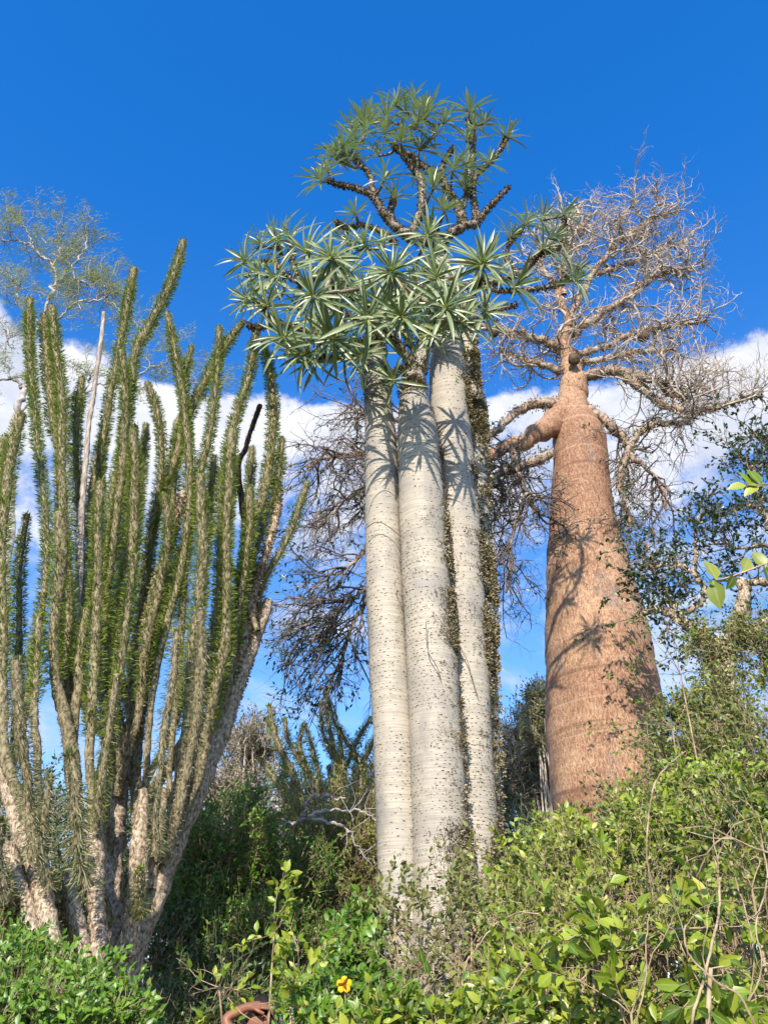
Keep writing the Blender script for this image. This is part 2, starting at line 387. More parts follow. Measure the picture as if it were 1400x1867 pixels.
m, k = mat('skin'); P = k.node('ShaderNodeTexCoord').outputs['Object']; finish(k, k.mix(k.noise(P, 14, 3), (.22, .085, .05), (.34, .15, .09)), .5, .4); M['skin'] = m
m, k = mat('hair'); P = k.node('ShaderNodeTexCoord').outputs['Object']; n1 = k.noise(P, 160, 2); finish(k, k.mix(n1, (.008, .006, .005), (.03, .022, .018)), .6, .3, bump=n1, bs=.8, bd=.004); M['hair'] = m
m, k = mat('shirt_cloth'); P = k.node('ShaderNodeTexCoord').outputs['Object']; finish(k, k.mix(k.noise(P, 6, 4), (.03, .033, .04), (.05, .055, .065)), .9, .1, bump=k.noise(P, 18, 4), bs=.4, bd=.01); M['shirt'] = m
m, k = mat('trouser_cloth'); finish(k, (.08, .07, .055), .9, .1); M['trousers'] = m
m, k = mat('eye'); finish(k, (.02, .015, .012), .2, .5); M['eye'] = m
m, k = mat('yellow_petal'); finish(k, (.80, .52, .02), .5, .3, trans=.25, tcol=(.9, .6, .03)); M['petal'] = m
m, k = mat('brown_throat'); finish(k, (.16, .06, .01), .6, .2); M['throat'] = m

# ------------------------------------------------------------------ ground
def ground():
    n = 90; t = np.linspace(-1, 1, n); t = np.sign(t) * np.abs(t) ** 3 * 700
    X, Yg = np.meshgrid(t, t + 4, indexing='ij'); r = np.hypot(X, Yg - 4)
    Z = 0.05 * np.sin(X * .7) * np.cos(Yg * .6) * np.clip(r / 3, 0, 1) - 0.02
    V = np.stack([X, Yg, Z], -1).reshape(-1, 3)
    i, j = np.meshgrid(np.arange(n - 1), np.arange(n - 1), indexing='ij'); a = i * n + j
    g = G(); g.add(V, np.stack([a, a + n, a + n + 1, a + 1], -1).reshape(-1, 4))
    o = g.build('ground', M['ground'], kind='structure')
ground()

# ------------------------------------------------------------------ pachypodium
def pachypodium():
    base = at(790, 1840, 5.35); base[2] = 0
    T = thing('pachypodium_tree', 'tall pale tree of four smooth bottle trunks topped by long strappy leaf rosettes, centre', 'succulent tree', base)
    tr = {
     'L': [(688,600,11,5.15),(687,640,15,5.2),(686,680,21,5.2),(689,740,25,5.2),(694,800,28,5.2),(697,900,31,5.2),(700,1000,34,5.2),(703,1100,35,5.2),(709,1200,37,5.2),(716,1300,38,5.2),(721,1400,39,5.2),(726,1500,41,5.2),(732,1600,43,5.2),(740,1700,46,5.2),(755,1800,52,5.22),(770,1900,60,5.25),(775,2100,75,5.25)],
     'M': [(782,600,12,5.05),(768,650,14,5.08),(755,690,18,5.1),(754,730,26,5.1),(762,800,37,5.1),(768,900,41,5.1),(773,1000,43,5.1),(779,1100,44,5.1),(786,1200,46,5.1),(792,1300,48,5.1),(797,1400,49,5.1),(801,1500,51,5.1),(804,1600,53,5.1),(803,1700,56,5.12),(797,1800,60,5.15),(790,1900,65,5.2),(785,2100,80,5.2)],
     'R': [(806,480,15,5.35),(812,560,22,5.35),(815,640,30,5.35),(817,700,34,5.35),(821,800,38,5.35),(829,900,40,5.35),(837,1000,41,5.35),(842,1100,42,5.35),(848,1200,42,5.35),(852,1300,43,5.35),(856,1400,44,5.35),(862,1500,45,5.35),(860,1600,48,5.35),(850,1700,52,5.35),(830,1800,58,5.35),(815,1900,62,5.35),(800,2100,75,5.35)],
     'F': [(846,560,11,5.65),(850,600,15,5.65),(856,700,19,5.65),(866,800,22,5.65),(868,900,22,5.65),(873,1000,22,5.65),(879,1100,23,5.65),(882,1200,24,5.65),(884,1300,25,5.65),(887,1400,26,5.65),(889,1500,27,5.65),(891,1600,28,5.65),(885,1700,30,5.6),(870,1800,34,5.55),(855,1900,40,5.5),(830,2100,50,5.45)]}
    info = {}
    th_g = {}
    for kx, pts in tr.items():
        P = trace(pts, 240)
        P[:, 3] *= 1 + 0.012 * np.sin(P[:, 2] * 9 + len(kx)) + .006 * gau(240)
        P = P[P[:, 2] > -.1]
        g = G(); info[kx] = tube(g, P, 36, lump=.007)
        o = g.build('trunk', M['pachy'], T)
        C, A, B, Tn, R, s = info[kx]
        # rows of dark areoles with a small thorn
        tot = s[-1]; rows = np.arange(.15, tot - .1, .0235)
        pos = []; nr = []; tg = []
        for i, v in enumerate(rows):
            f = np.interp(v, s, np.arange(len(s))); i0 = int(f)
            rad = R[i0]; cnt = max(8, int(2 * math.pi * rad / .042))
            t = (np.arange(cnt) + .5 * (i % 2) + .14 * gau(cnt)) * 2 * np.pi / cnt
            keep = rnd(cnt) > (.12 + .5 * (math.sin(v * 2.3 + len(pos)*.002) * math.sin(v * 5.1 + 1) > .35) + .25 * (np.sin(t * 2 + v * 1.7) > .6))
            t = t[keep]
            n = A[i0] * np.cos(t)[:, None] + B[i0] * np.sin(t)[:, None]
            pos.append(C[i0] + n * (rad + .0005) + Tn[i0] * (.004 * gau(len(t)))[:, None]); nr.append(n); tg.append(np.broadcast_to(Tn[i0], n.shape))
        pos = np.vstack(pos); nr = np.vstack(nr); tg = np.vstack(tg); hz = np.cross(tg, nr)
        tilt = gau(len(pos), 1) * .12
        hz = unit(hz + tg * tilt)
        g = G()
        sc = .014 + .012 * rnd(len(pos))
        scatter(g, A_([[-.16, .0, .02], [0, -.5, .0], [.16, 0, .02], [0, .5, .0], [.0, 0, .14]]), I_([[0, 1, 4], [1, 2, 4], [2, 3, 4], [3, 0, 4]]), pos, hz, nr, sc, wsc=sc * (.45 + .5 * rnd(len(pos))))
        q = rnd(len(pos)) < .4
        dn = unit(nr[q] * .8 + tg[q] * (.6 if tg[0, 2] < 0 else -.6) + gau(q.sum(), 3) * .3)
        scatter(g, SP[0], SP[1], pos[q], dn, hz[q], .009 + .010 * rnd(q.sum()), wsc=.0035)
        g.build('thorns', M['thorn'], o, kind='stuff')
    # lichen clumps down the right flanks
    def lichen(kx, side, n, spread, lo, hi, size=.011, mi='moss', owner=None, clump=7):
        C, A, B, Tn, R, s = info[kx]
        z = C[:, 2]; idx = np.where((z > lo) & (z < hi))[0]
        w_ = .12 + np.clip(np.sin(z[idx] * 3.1 + side) + .8 * np.sin(z[idx] * 8.3 + 1) + .6 * np.sin(z[idx] * 19.0), 0, 3)
        ci = RNG.choice(idx, n, p=w_ / w_.sum())
        ang = side + .12 * np.sin(z[ci] * 4.7) + spread * gau(n) * (.7 + .6 * (np.sin(z[ci] * 6.1) > .2))      # angle from the camera-facing direction, + = to the right
        nn = np.stack([np.sin(ang), -np.cos(ang), np.zeros(n)], -1)
        p0 = C[ci] + nn * R[ci][:, None]
        kk = np.repeat(np.arange(n), clump)
        p = p0[kk] + gau(len(kk), 3) * .009 + nn[kk] * (.012 * rnd(len(kk), 1))
        g = G(); d = unit(nn[kk] + gau(len(kk), 3) * .8)
        scatter(g, DI[0], DI[1], p, d, gau(len(kk), 3), size * (.6 + 1.1 * rnd(len(kk))), r=np.clip(rnd(n)[kk] * .6 + .4 * rnd(len(kk)), 0, 1), wsc=size * 1.6)
        g.build('lichen', M[mi], T, kind='stuff')
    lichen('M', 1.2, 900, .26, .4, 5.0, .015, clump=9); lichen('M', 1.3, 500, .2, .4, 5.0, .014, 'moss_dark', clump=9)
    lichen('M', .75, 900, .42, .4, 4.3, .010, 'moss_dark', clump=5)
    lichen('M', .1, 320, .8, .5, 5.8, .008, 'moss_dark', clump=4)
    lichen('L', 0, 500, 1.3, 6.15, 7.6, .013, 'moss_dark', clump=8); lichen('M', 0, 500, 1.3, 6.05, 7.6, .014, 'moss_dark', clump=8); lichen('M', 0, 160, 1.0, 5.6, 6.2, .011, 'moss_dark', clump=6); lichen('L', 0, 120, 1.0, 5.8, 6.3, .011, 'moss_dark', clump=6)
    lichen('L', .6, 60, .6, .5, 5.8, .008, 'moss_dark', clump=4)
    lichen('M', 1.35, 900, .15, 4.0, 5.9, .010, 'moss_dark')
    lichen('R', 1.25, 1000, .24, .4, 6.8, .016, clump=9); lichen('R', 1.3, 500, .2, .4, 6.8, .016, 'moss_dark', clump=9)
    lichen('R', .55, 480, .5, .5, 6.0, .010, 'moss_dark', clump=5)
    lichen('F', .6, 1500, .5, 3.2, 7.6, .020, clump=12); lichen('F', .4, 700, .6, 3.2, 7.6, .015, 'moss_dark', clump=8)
    lichen('F', .9, 800, .45, .4, 3.6, .017, clump=10)
    # thin dead climber stems on the trunks
    for pts in [[(664,915,.7,5.02),(680,880,.9,4.97),(705,872,.9,4.97),(728,890,.7,5.0)],[(664,965,.7,5.02),(685,952,.9,4.97),(705,958,.9,4.97),(730,978,.7,5.0)],
                [(738,1048,.9,4.97),(722,1056,.9,5.0),(721,1070,.9,5.0),(738,1088,.7,4.96)],[(777,1132,.8,4.87),(777,1160,.9,4.87),(781,1190,1,4.87),(796,1215,.9,4.87),(804,1240,.8,4.9)],
                [(829,1150,.8,5.12),(838,1178,1,5.12),(850,1200,.9,5.12),(862,1240,.8,5.14),(872,1275,.7,5.18)]]:
        g = G(); tube(g, trace(pts, 14), 5); g.build('climber_stem', M['bark_branch'], T)
    # ---- crown: hand placed limbs, then rosettes joined to the nearest limb
    limbs = [
     [(806,480,15,5.35),(800,450,14,5.3),(792,425,13,5.25),(780,400,11,5.25)],
     [(795,440,12,5.3),(765,440,13,5.2),(745,432,14,5.15),(720,412,11,5.1),(698,388,9,5.05),(682,360,7,5.0),(655,345,5.5,4.95),(625,338,5,4.9),(600,330,4,4.85)],
     [(698,388,8,5.05),(682,352,6,5.1),(674,318,5,5.1),(655,300,4,5.1),(640,282,4,5.1)],
     [(745,432,11,5.15),(762,400,10,5.2),(770,365,9,5.25),(768,330,8,5.3),(752,305,6,5.3),(735,285,5,5.25),(715,265,4,5.2)],
     [(716,410,7,5.1),(712,380,6,5.2),(718,355,4,5.2)],
     [(800,450,12,5.3),(822,425,12,5.3),(842,412,12,5.3),(838,385,11,5.35),(822,355,10,5.4),(800,325,9,5.4),(775,305,7,5.35),(750,285,6,5.3),(720,270,5,5.2)],
     [(838,385,8,5.35),(852,350,7,5.4),(858,315,6,5.45),(862,280,5,5.45),(858,245,4.5,5.4),(852,215,4,5.35)],
     [(818,350,7,5.4),(806,320,6,5.35),(812,290,5,5.3),(826,270,4,5.25)],
     [(842,412,10,5.3),(868,405,11,5.35),(866,380,8,5.4),(862,345,6,5.45),(872,312,5,5.45),(896,293,4.5,5.45),(915,268,4,5.4),(922,252,3.5,5.4)],
     [(868,405,11,5.35),(884,386,6,5.35),(904,364,5,5.3),(928,341,3.5,5.25)],
     [(720,445,8,5.15),(700,425,6,5.1),(660,412,5.5,5.05),(630,415,4.5,5.0),(613,405,3,4.95)],
     [(812,540,14,5.3),(850,520,9,5.2),(900,515,8,5.15),(945,500,7,5.1),(968,478,6,5.1),(985,462,5,5.05),(1005,455,4,5.0)],
     [(870,520,7,5.2),(920,532,6,5.1),(970,526,5.5,5.0),(1020,519,4.5,4.95),(1036,508,3.5,4.9)],
     [(945,500,5,5.1),(925,470,5,5.1),(930,440,4,5.1),(950,420,3.5,5.1)],
     [(985,462,4,5.05),(1020,450,4,5.1),(1030,420,3.5,5.15),(1027,398,3,5.15)],
     [(688,600,11,5.15),(676,570,9,5.0),(650,545,8,4.85),(620,520,7,4.7),(590,495,6,4.65)],
     [(687,630,11,5.2),(655,622,9,5.05),(615,628,8,4.95),(580,610,7,4.9),(545,600,6,4.85),(505,585,5,4.8),(470,555,4,4.75)],
     [(620,520,6,4.7),(585,505,6,4.75),(550,515,5,4.8),(520,500,5,4.85),(500,475,4,4.9),(475,480,3.5,4.9)],
     [(545,515,5,4.8),(535,480,4.5,4.9),(532,450,4,4.95)],
     [(505,585,5,4.8),(470,600,4,4.75),(450,590,3.5,4.7)],
     [(687,610,10,5.15),(695,570,9,5.0),(705,540,8,4.8),(712,515,6,4.6)],
     [(782,600,12,5.05),(790,570,10,4.9),(775,530,9,4.9),(745,520,8,4.8)],
     [(782,600,12,5.05),(810,590,9,4.9),(845,560,8,4.75),(870,520,6,4.6),(875,500,5,4.5)],
     [(755,680,14,5.1),(735,640,9,5.0),(705,605,8,4.9),(670,590,7,4.8),(635,575,6,4.7),(600,560,5,4.6)],
     [(760,650,9,5.08),(745,620,7,5.2),(730,590,6,5.2),(740,560,5,5.1)],
     [(665,640,8,5.15),(640,650,6,5.0),(610,655,5,4.9),(585,650,4,4.85)],
     [(750,670,6,5.1),(725,672,4,5.0),(717,690,3,4.95)],
     [(800,600,7,5.0),(850,590,6,4.9),(900,570,5,4.85),(940,555,4,4.85)],
    ]
    nodes = []
    gl = G()
    for L in limbs:
        n = 6 * len(L)
        P = trace(L, n); P[:, :3] += gau(n, 3) * .005; P[:, 3] *= .64 * (1 + .06 * gau(n))
        P[:, 3] = np.abs(P[:, 3]) + .003
        g = G(); tube(g, P, 9, bump=.06); g.build('branch', M['bark_branch'], T)
        nodes.append(P)
        m = int(60 * len(L) * P[:, 3].mean() / .03)
        ii = RNG.integers(0, n, m * 2); q = unit(gau(m * 2, 3)); p = P[ii, :3] + q * P[ii, 3:4]
        kk = np.repeat(np.arange(m * 2), 3)
        scatter(gl, DI[0], DI[1], p[kk] + gau(len(kk), 3) * .006, unit(q[kk] + gau(len(kk), 3) * .9), gau(len(kk), 3), .013 + .016 * rnd(len(kk)), wsc=.03, r=np.clip(rnd(len(kk)), 0, 1))
    gl.build('branch_lichen', M['moss_dark'], T, kind='stuff')
    N = np.vstack(nodes)
    ros = [(740,205,5.2,1),(705,215,5.15,1),(785,200,5.35,1),(855,205,5.35,.95),(880,228,5.45,.8),(922,252,5.4,.8),(648,262,5.0,.9),(612,290,4.95,.9),(588,332,4.85,.8),
           (755,180,5.35,.8),(675,215,5.3,.8),(720,190,5.1,.9),(770,215,5.1,.9),(865,235,5.2,.8),(660,225,5.1,.8),(625,275,4.9,.8),(600,312,4.9,.8),(730,262,5.0,.8),(810,225,5.2,.9),(700,330,4.95,.75),(790,345,5.0,.8),(850,305,5.2,.8),(890,300,5.3,.7),(810,385,5.0,.75),(650,395,4.95,.7),(760,320,5.5,.8),(700,245,5.1,1),(758,235,5.15,1),(825,312,5.1,1),(850,258,5.4,.8),(722,362,5.1,.8),(635,302,5.0,.8),(690,285,5.3,.8),(668,240,5.0,.8),(795,245,5.2,.8),(845,345,5.3,.7),(640,235,5.2,.7),(765,275,5.4,.8),
           (532,435,4.95,1.05),(508,440,5.05,.9),(452,478,4.85,.9),(478,500,4.8,.9),(565,465,4.8,1),(605,475,4.2,1.25),(642,450,4.9,1),(575,542,4.1,1.25),(492,560,4.75,1),(462,550,4.8,.9),(440,585,4.75,.9),
           (505,510,4.8,.9),(715,500,3.95,1.35),(668,455,4.9,1.0),(785,466,4.9,1.0),(778,432,4.35,.9),(795,508,4.15,1.0),(875,485,4.05,1.45),(810,565,4.05,1.05),(905,555,4.7,.9),(925,435,5.1,1),(955,412,5.1,1),(1025,392,5.15,1),(985,455,5.0,.9),(1002,435,5.1,.9),  # some near rosettes here added to cast shade on the right trunk top
           (935,525,4.9,1),(955,545,4.9,.8),(1040,500,4.9,.8),(560,648,4.75,1.1),(532,640,4.7,1),(585,625,4.7,1.1),(600,665,4.85,.9),(545,598,4.7,1),(615,568,4.6,1),(655,570,4.7,1),(632,640,4.85,1),(718,695,4.95,.75),
           (690,560,4.7,1),(745,560,4.9,1),(635,505,4.6,1),(675,505,4.7,1),(765,540,4.8,1),(520,618,4.75,.9),(640,600,4.7,1),(590,510,4.9,.9),(700,450,5.0,.9),(620,430,5.2,.8),(560,500,5.1,.9),(540,540,4.9,.9),(480,450,5.0,.8),
           (850,480,4.9,1),(830,520,4.9,.9),(905,500,5.0,.9),(770,500,5.1,.9),(660,530,5.0,.9),(520,470,5.2,.9),(595,590,5.0,.9),(555,570,5.1,.9),(725,590,5.3,.8),(510,545,5.2,.8),(1045,515,4.9,.6),(985,400,5.3,.8),(545,625,5.0,1),(670,585,4.1,1.1),(735,580,4.05,1),(840,590,4.15,.9),(780,610,4.2,.8),(690,560,4.2,1),(660,650,4.75,.9),(880,570,4.8,.9),(610,620,4.5,1),(580,660,4.9,.9),(470,520,5.1,.9)]  # some low near rosettes added to throw shade onto the trunk tops
    cen = at(740, 520, 5.2)
    SV, SF, SU = strap(6, .30); SV2, SF2, SU2 = strap(6, .12)
    P_, X_, Nn, S_ = [], [], [], []
    tw = G()
    for (px, py, Y, s) in ros:
        if s <= 1 and py > 380 and rnd(1)[0] < .13: continue
        if s <= 1.2: s *= .72 + .42 * rnd(1)[0]
        p = at(px, py, Y); d = np.linalg.norm(N[:, :3] - p, axis=1) + .35 * np.maximum(0, N[:, 2] - p[2])
        q = N[np.argmin(d)]
        ax = unit(unit(p - cen) * np.array([1.0, 1.1, .9]) + np.array([-.05, -.70, .34]) + gau(3) * .17)
        if np.linalg.norm(q[:3] - p) > .03:
            mid = (q[:3] + p) / 2 - ax * .25 * np.linalg.norm(q[:3] - p) * .5 + gau(3) * .015
            K = catmull([list(q[:3]) + [min(q[3], .022)], list(mid) + [.016], list(p) + [.013]], 9)
            tube(tw, K, 7, bump=.05)
            N = np.vstack([N, K[3:]])
        nl = int(17 + 10 * rnd(1)[0] + 22 * (s > 1.2))
        a = unit(np.cross(ax, [.3, .2, .9])); b = np.cross(ax, a)
        i = np.arange(nl); ph = i * 2.39996 + 6 * rnd(1)[0]; u = (i + .5) / nl
        po = np.radians(12 + (95 if s > 1.2 else 78) * u ** .8 + 9 * gau(nl))
        dirv = ax * np.cos(po)[:, None] + (a * np.cos(ph)[:, None] + b * np.sin(ph)[:, None]) * np.sin(po)[:, None]
        nrm = ax * np.sin(po)[:, None] - (a * np.cos(ph)[:, None] + b * np.sin(ph)[:, None]) * np.cos(po)[:, None]
        nrm = nrm + gau(nl, 3) * .22
        P_.append(p + ax * (.03 * (1 - u))[:, None] + dirv * .01); X_.append(unit(dirv + gau(nl, 3) * .07)); Nn.append(nrm)
        S_.append((.135 + .10 * u ** .5) * (s if s > 1.2 else .3 + .85 * s) * (.7 + .5 * rnd(nl)) * (.98 if s > 1.2 else 1.34))
    tw.build('branchlets', M['bark_branch'], T, kind='stuff')
    P_ = np.vstack(P_); X_ = np.vstack(X_); Nn = np.vstack(Nn); S_ = np.concatenate(S_)
    score = S_ / P_[:, 1] ** 2 * (1 + .5 * rnd(len(S_)))
    order = np.argsort(-score); near = order[:300]; rest = order[300:]
    leafparts(T, near, P_, X_, Nn, S_, (SV, SF, SU), .098, M['pachy_leaf'])
    g = G(); h = len(rest) // 2
    for sel, (a, b, c_) in ((rest[:h], (SV, SF, SU)), (rest[h:], (SV2, SF2, SU2))):
        scatter(g, a, b, P_[sel], X_[sel], Nn[sel], S_[sel], wsc=S_[sel] * .104, uv=c_, smooth=True)
    g.build('leaves', M['pachy_leaf'], T, kind='stuff')
    return info, nodes

_leafmesh = {}
def leafparts(T, sel, P_, X_, N_, S_, tmpl, wr, mt, name='leaf'):
    "single leaves as parts sharing one mesh"
    key = (id(tmpl[0]), mt.name, wr)
    if key not in _leafmesh:
        g = G(); V = tmpl[0].copy(); V[:, 0] *= wr
        g.add(V, tmpl[1], 0, tmpl[2] if len(tmpl) > 2 else None, 0, True)
        _leafmesh[key] = g.mesh('leaf', mt)
        _leafmesh[key]['keep'] = 1; TEMPL_KEEP.append(tmpl)
    me = _leafmesh[key]; b = np.array(T['_b'])
    y = unit(X_[sel]); x = unit(np.cross(y, N_[sel])); z = np.cross(x, y)
    for i, j in enumerate(sel):
        o = bpy.data.objects.new(name, me); COL.objects.link(o); o.parent = T
        s = float(S_[j])
        m = Matrix(((x[i][0] * s, y[i][0] * s, z[i][0] * s, P_[j][0] - b[0]), (x[i][1] * s, y[i][1] * s, z[i][1] * s, P_[j][1] - b[1]), (x[i][2] * s, y[i][2] * s, z[i][2] * s, P_[j][2] - b[2]), (0, 0, 0, 1)))
        o.matrix_local = m
TEMPL_KEEP = []

pinfo, pnodes = pachypodium()

# ------------------------------------------------------------------ alluaudia (spiny stems)
JOIN = {}
def stem(T, pts, leaf0=0.0, leaf1=1.0, L=.030, dens=520, up=.25, lowL=None, core='bark_all_up', leaf='leaf_alluaudia', n=None, dead=False, sway=.012, prickle=True):
    "pts listed from tip to base: (px,py,hw,Y); leaf0..leaf1 = share of length (from the tip) that carries leaves"
    n = n or max(14, 9 * len(pts))
    P = trace(pts, n); P[:, :3] += np.cumsum(gau(n, 3) * sway * .35, axis=0) * np.linspace(0, 1, n)[:, None] * np.linspace(1, 0, n)[:, None] * 2
    P[:, 3] *= (1 + .05 * gau(n)) * (1 + .12 * np.sin(np.linspace(0, 9, n) + 6 * rnd(1)[0]))
    P = P[P[:, 2] > -.15]; n = len(P)
    g = G(); C, A, B, Tn, R, s = tube(g, P[::-1], 12, bump=.07)
    o = g.build('stem', M[core], T)
    tot = s[-1]
    # s measured from base; tip at tot
    a0, a1 = tot * (1 - leaf1), tot * (1 - leaf0)
    gs = G()
    if not dead:
        m = int((a1 - a0) * dens)
        v = a0 + (a1 - a0) * (rnd(m) if leaf1 == 1 else 1 - rnd(m) ** 1.15)
        f = np.interp(v, s, np.arange(len(s))); i0 = np.clip(f.astype(int), 0, len(s) - 2); fr = (f - i0)[:, None]
        rows = 9; t = (RNG.integers(0, rows, m) + .26 * gau(m)) * 2 * np.pi / rows + v * 1.3
        c = C[i0] * (1 - fr) + C[i0 + 1] * fr; nn = A[i0] * np.cos(t)[:, None] + B[i0] * np.sin(t)[:, None]; tt = Tn[i0]
        low = np.clip(1.25 - (tot - v) / max(tot, .1) * 2.2, 0, 1)  # 1 near the tip
        ll = L * (.65 + .6 * rnd(m))
        d = unit(nn + tt * (up + .38 * gau(m))[:, None] + gau(m, 3) * .15)
        env = np.clip((tot - v) / .22, .5, 1)
        scatter(gs, DI[0], DI[1], c + nn * R[i0][:, None] * .95, d, (nn if up > 0 else tt) + gau(m, 3) * .5, ll * env, wsc=ll * env * (.30 if up > 0 else .16))
        # rounded leafy tip
        mt_ = 60; dd = unit(Tn[-1] * .9 + gau(mt_, 3) * .55)
        if leaf0 == 0: scatter(gs, DI[0], DI[1], C[-1] + gau(mt_, 3) * R[-1] * .3 - Tn[-1] * (.03 * rnd(mt_, 1)), dd, gau(mt_, 3), L * .8, wsc=L * .45)
        gs.build('leaves', M[leaf], o, kind='stuff')
    if prickle:
        m = int(tot * 420); v = rnd(m) * tot; i0 = np.clip(np.interp(v, s, np.arange(len(s))).astype(int), 0, len(s) - 2)
        t = 2 * np.pi * rnd(m); nn = A[i0] * np.cos(t)[:, None] + B[i0] * np.sin(t)[:, None]
        g2 = G(); sc_ = (.014 + .018 * rnd(m)) * (1 if not dead else .9)
        scatter(g2, SP[0], SP[1], C[i0] + nn * R[i0][:, None] * .97, unit(nn + Tn[i0] * (-.15 + .4 * gau(m))[:, None]), Tn[i0] + gau(m, 3) * .3, sc_, wsc=.0045)
        g2.build('spines', M['spine'], o, kind='stuff')
    if dead == 'scaly':
        m = int(tot * 900); v = rnd(m) * tot; i0 = np.clip(np.interp(v, s, np.arange(len(s))).astype(int), 0, len(s) - 2)
        t = 2 * np.pi * rnd(m); nn = A[i0] * np.cos(t)[:, None] + B[i0] * np.sin(t)[:, None]
        g2 = G(); scatter(g2, DI[0], DI[1], C[i0] + nn * R[i0][:, None], unit(nn * .7 + Tn[i0] * (-.5) + gau(m, 3) * .5), gau(m, 3), .016 + .02 * rnd(m), wsc=.03)
        g2.build('scales', M['dead_scale'], o, kind='stuff')
    return o

def S(T, xy, w0, w1, Y0, Y1, join=True, **kw):
    q_ = .66 + .36 * rnd(1)[0]; w0 *= q_; w1 *= q_
    if join and T.name in JOIN and xy[-1][1] < 1500:
        x, y = xy[-1]; tx, ty, tY = min(JOIN[T.name], key=lambda q: abs(q[0] - x) * 1.6 + abs(q[1] - (y + 170)) + (1e4 if q[1] < y + 60 else 0))
        xy = list(xy) + [(x * .45 + tx * .55 + 4 * gau(1)[0], y * .45 + ty * .55), (tx, ty)]
        if 'leaf1' not in kw:
            tot = xy[-1][1] - xy[0][1]; kw['leaf1'] = min(1, max(.35, (min(y, 1330 + 60 * gau(1)[0]) - xy[0][1]) / tot))
        Y1 = Y1 * .3 + tY * .7
    "xy tip->base; half width w0 tip -> w1 base px; Y0 tip -> Y1 base"
    n = len(xy); pts = []
    for i, (x, y) in enumerate(xy):
        t = i / (n - 1); pts.append((x, y, w0 + (w1 - w0) * t, Y0 + (Y1 - Y0) * t))
    return stem(T, pts, **kw)

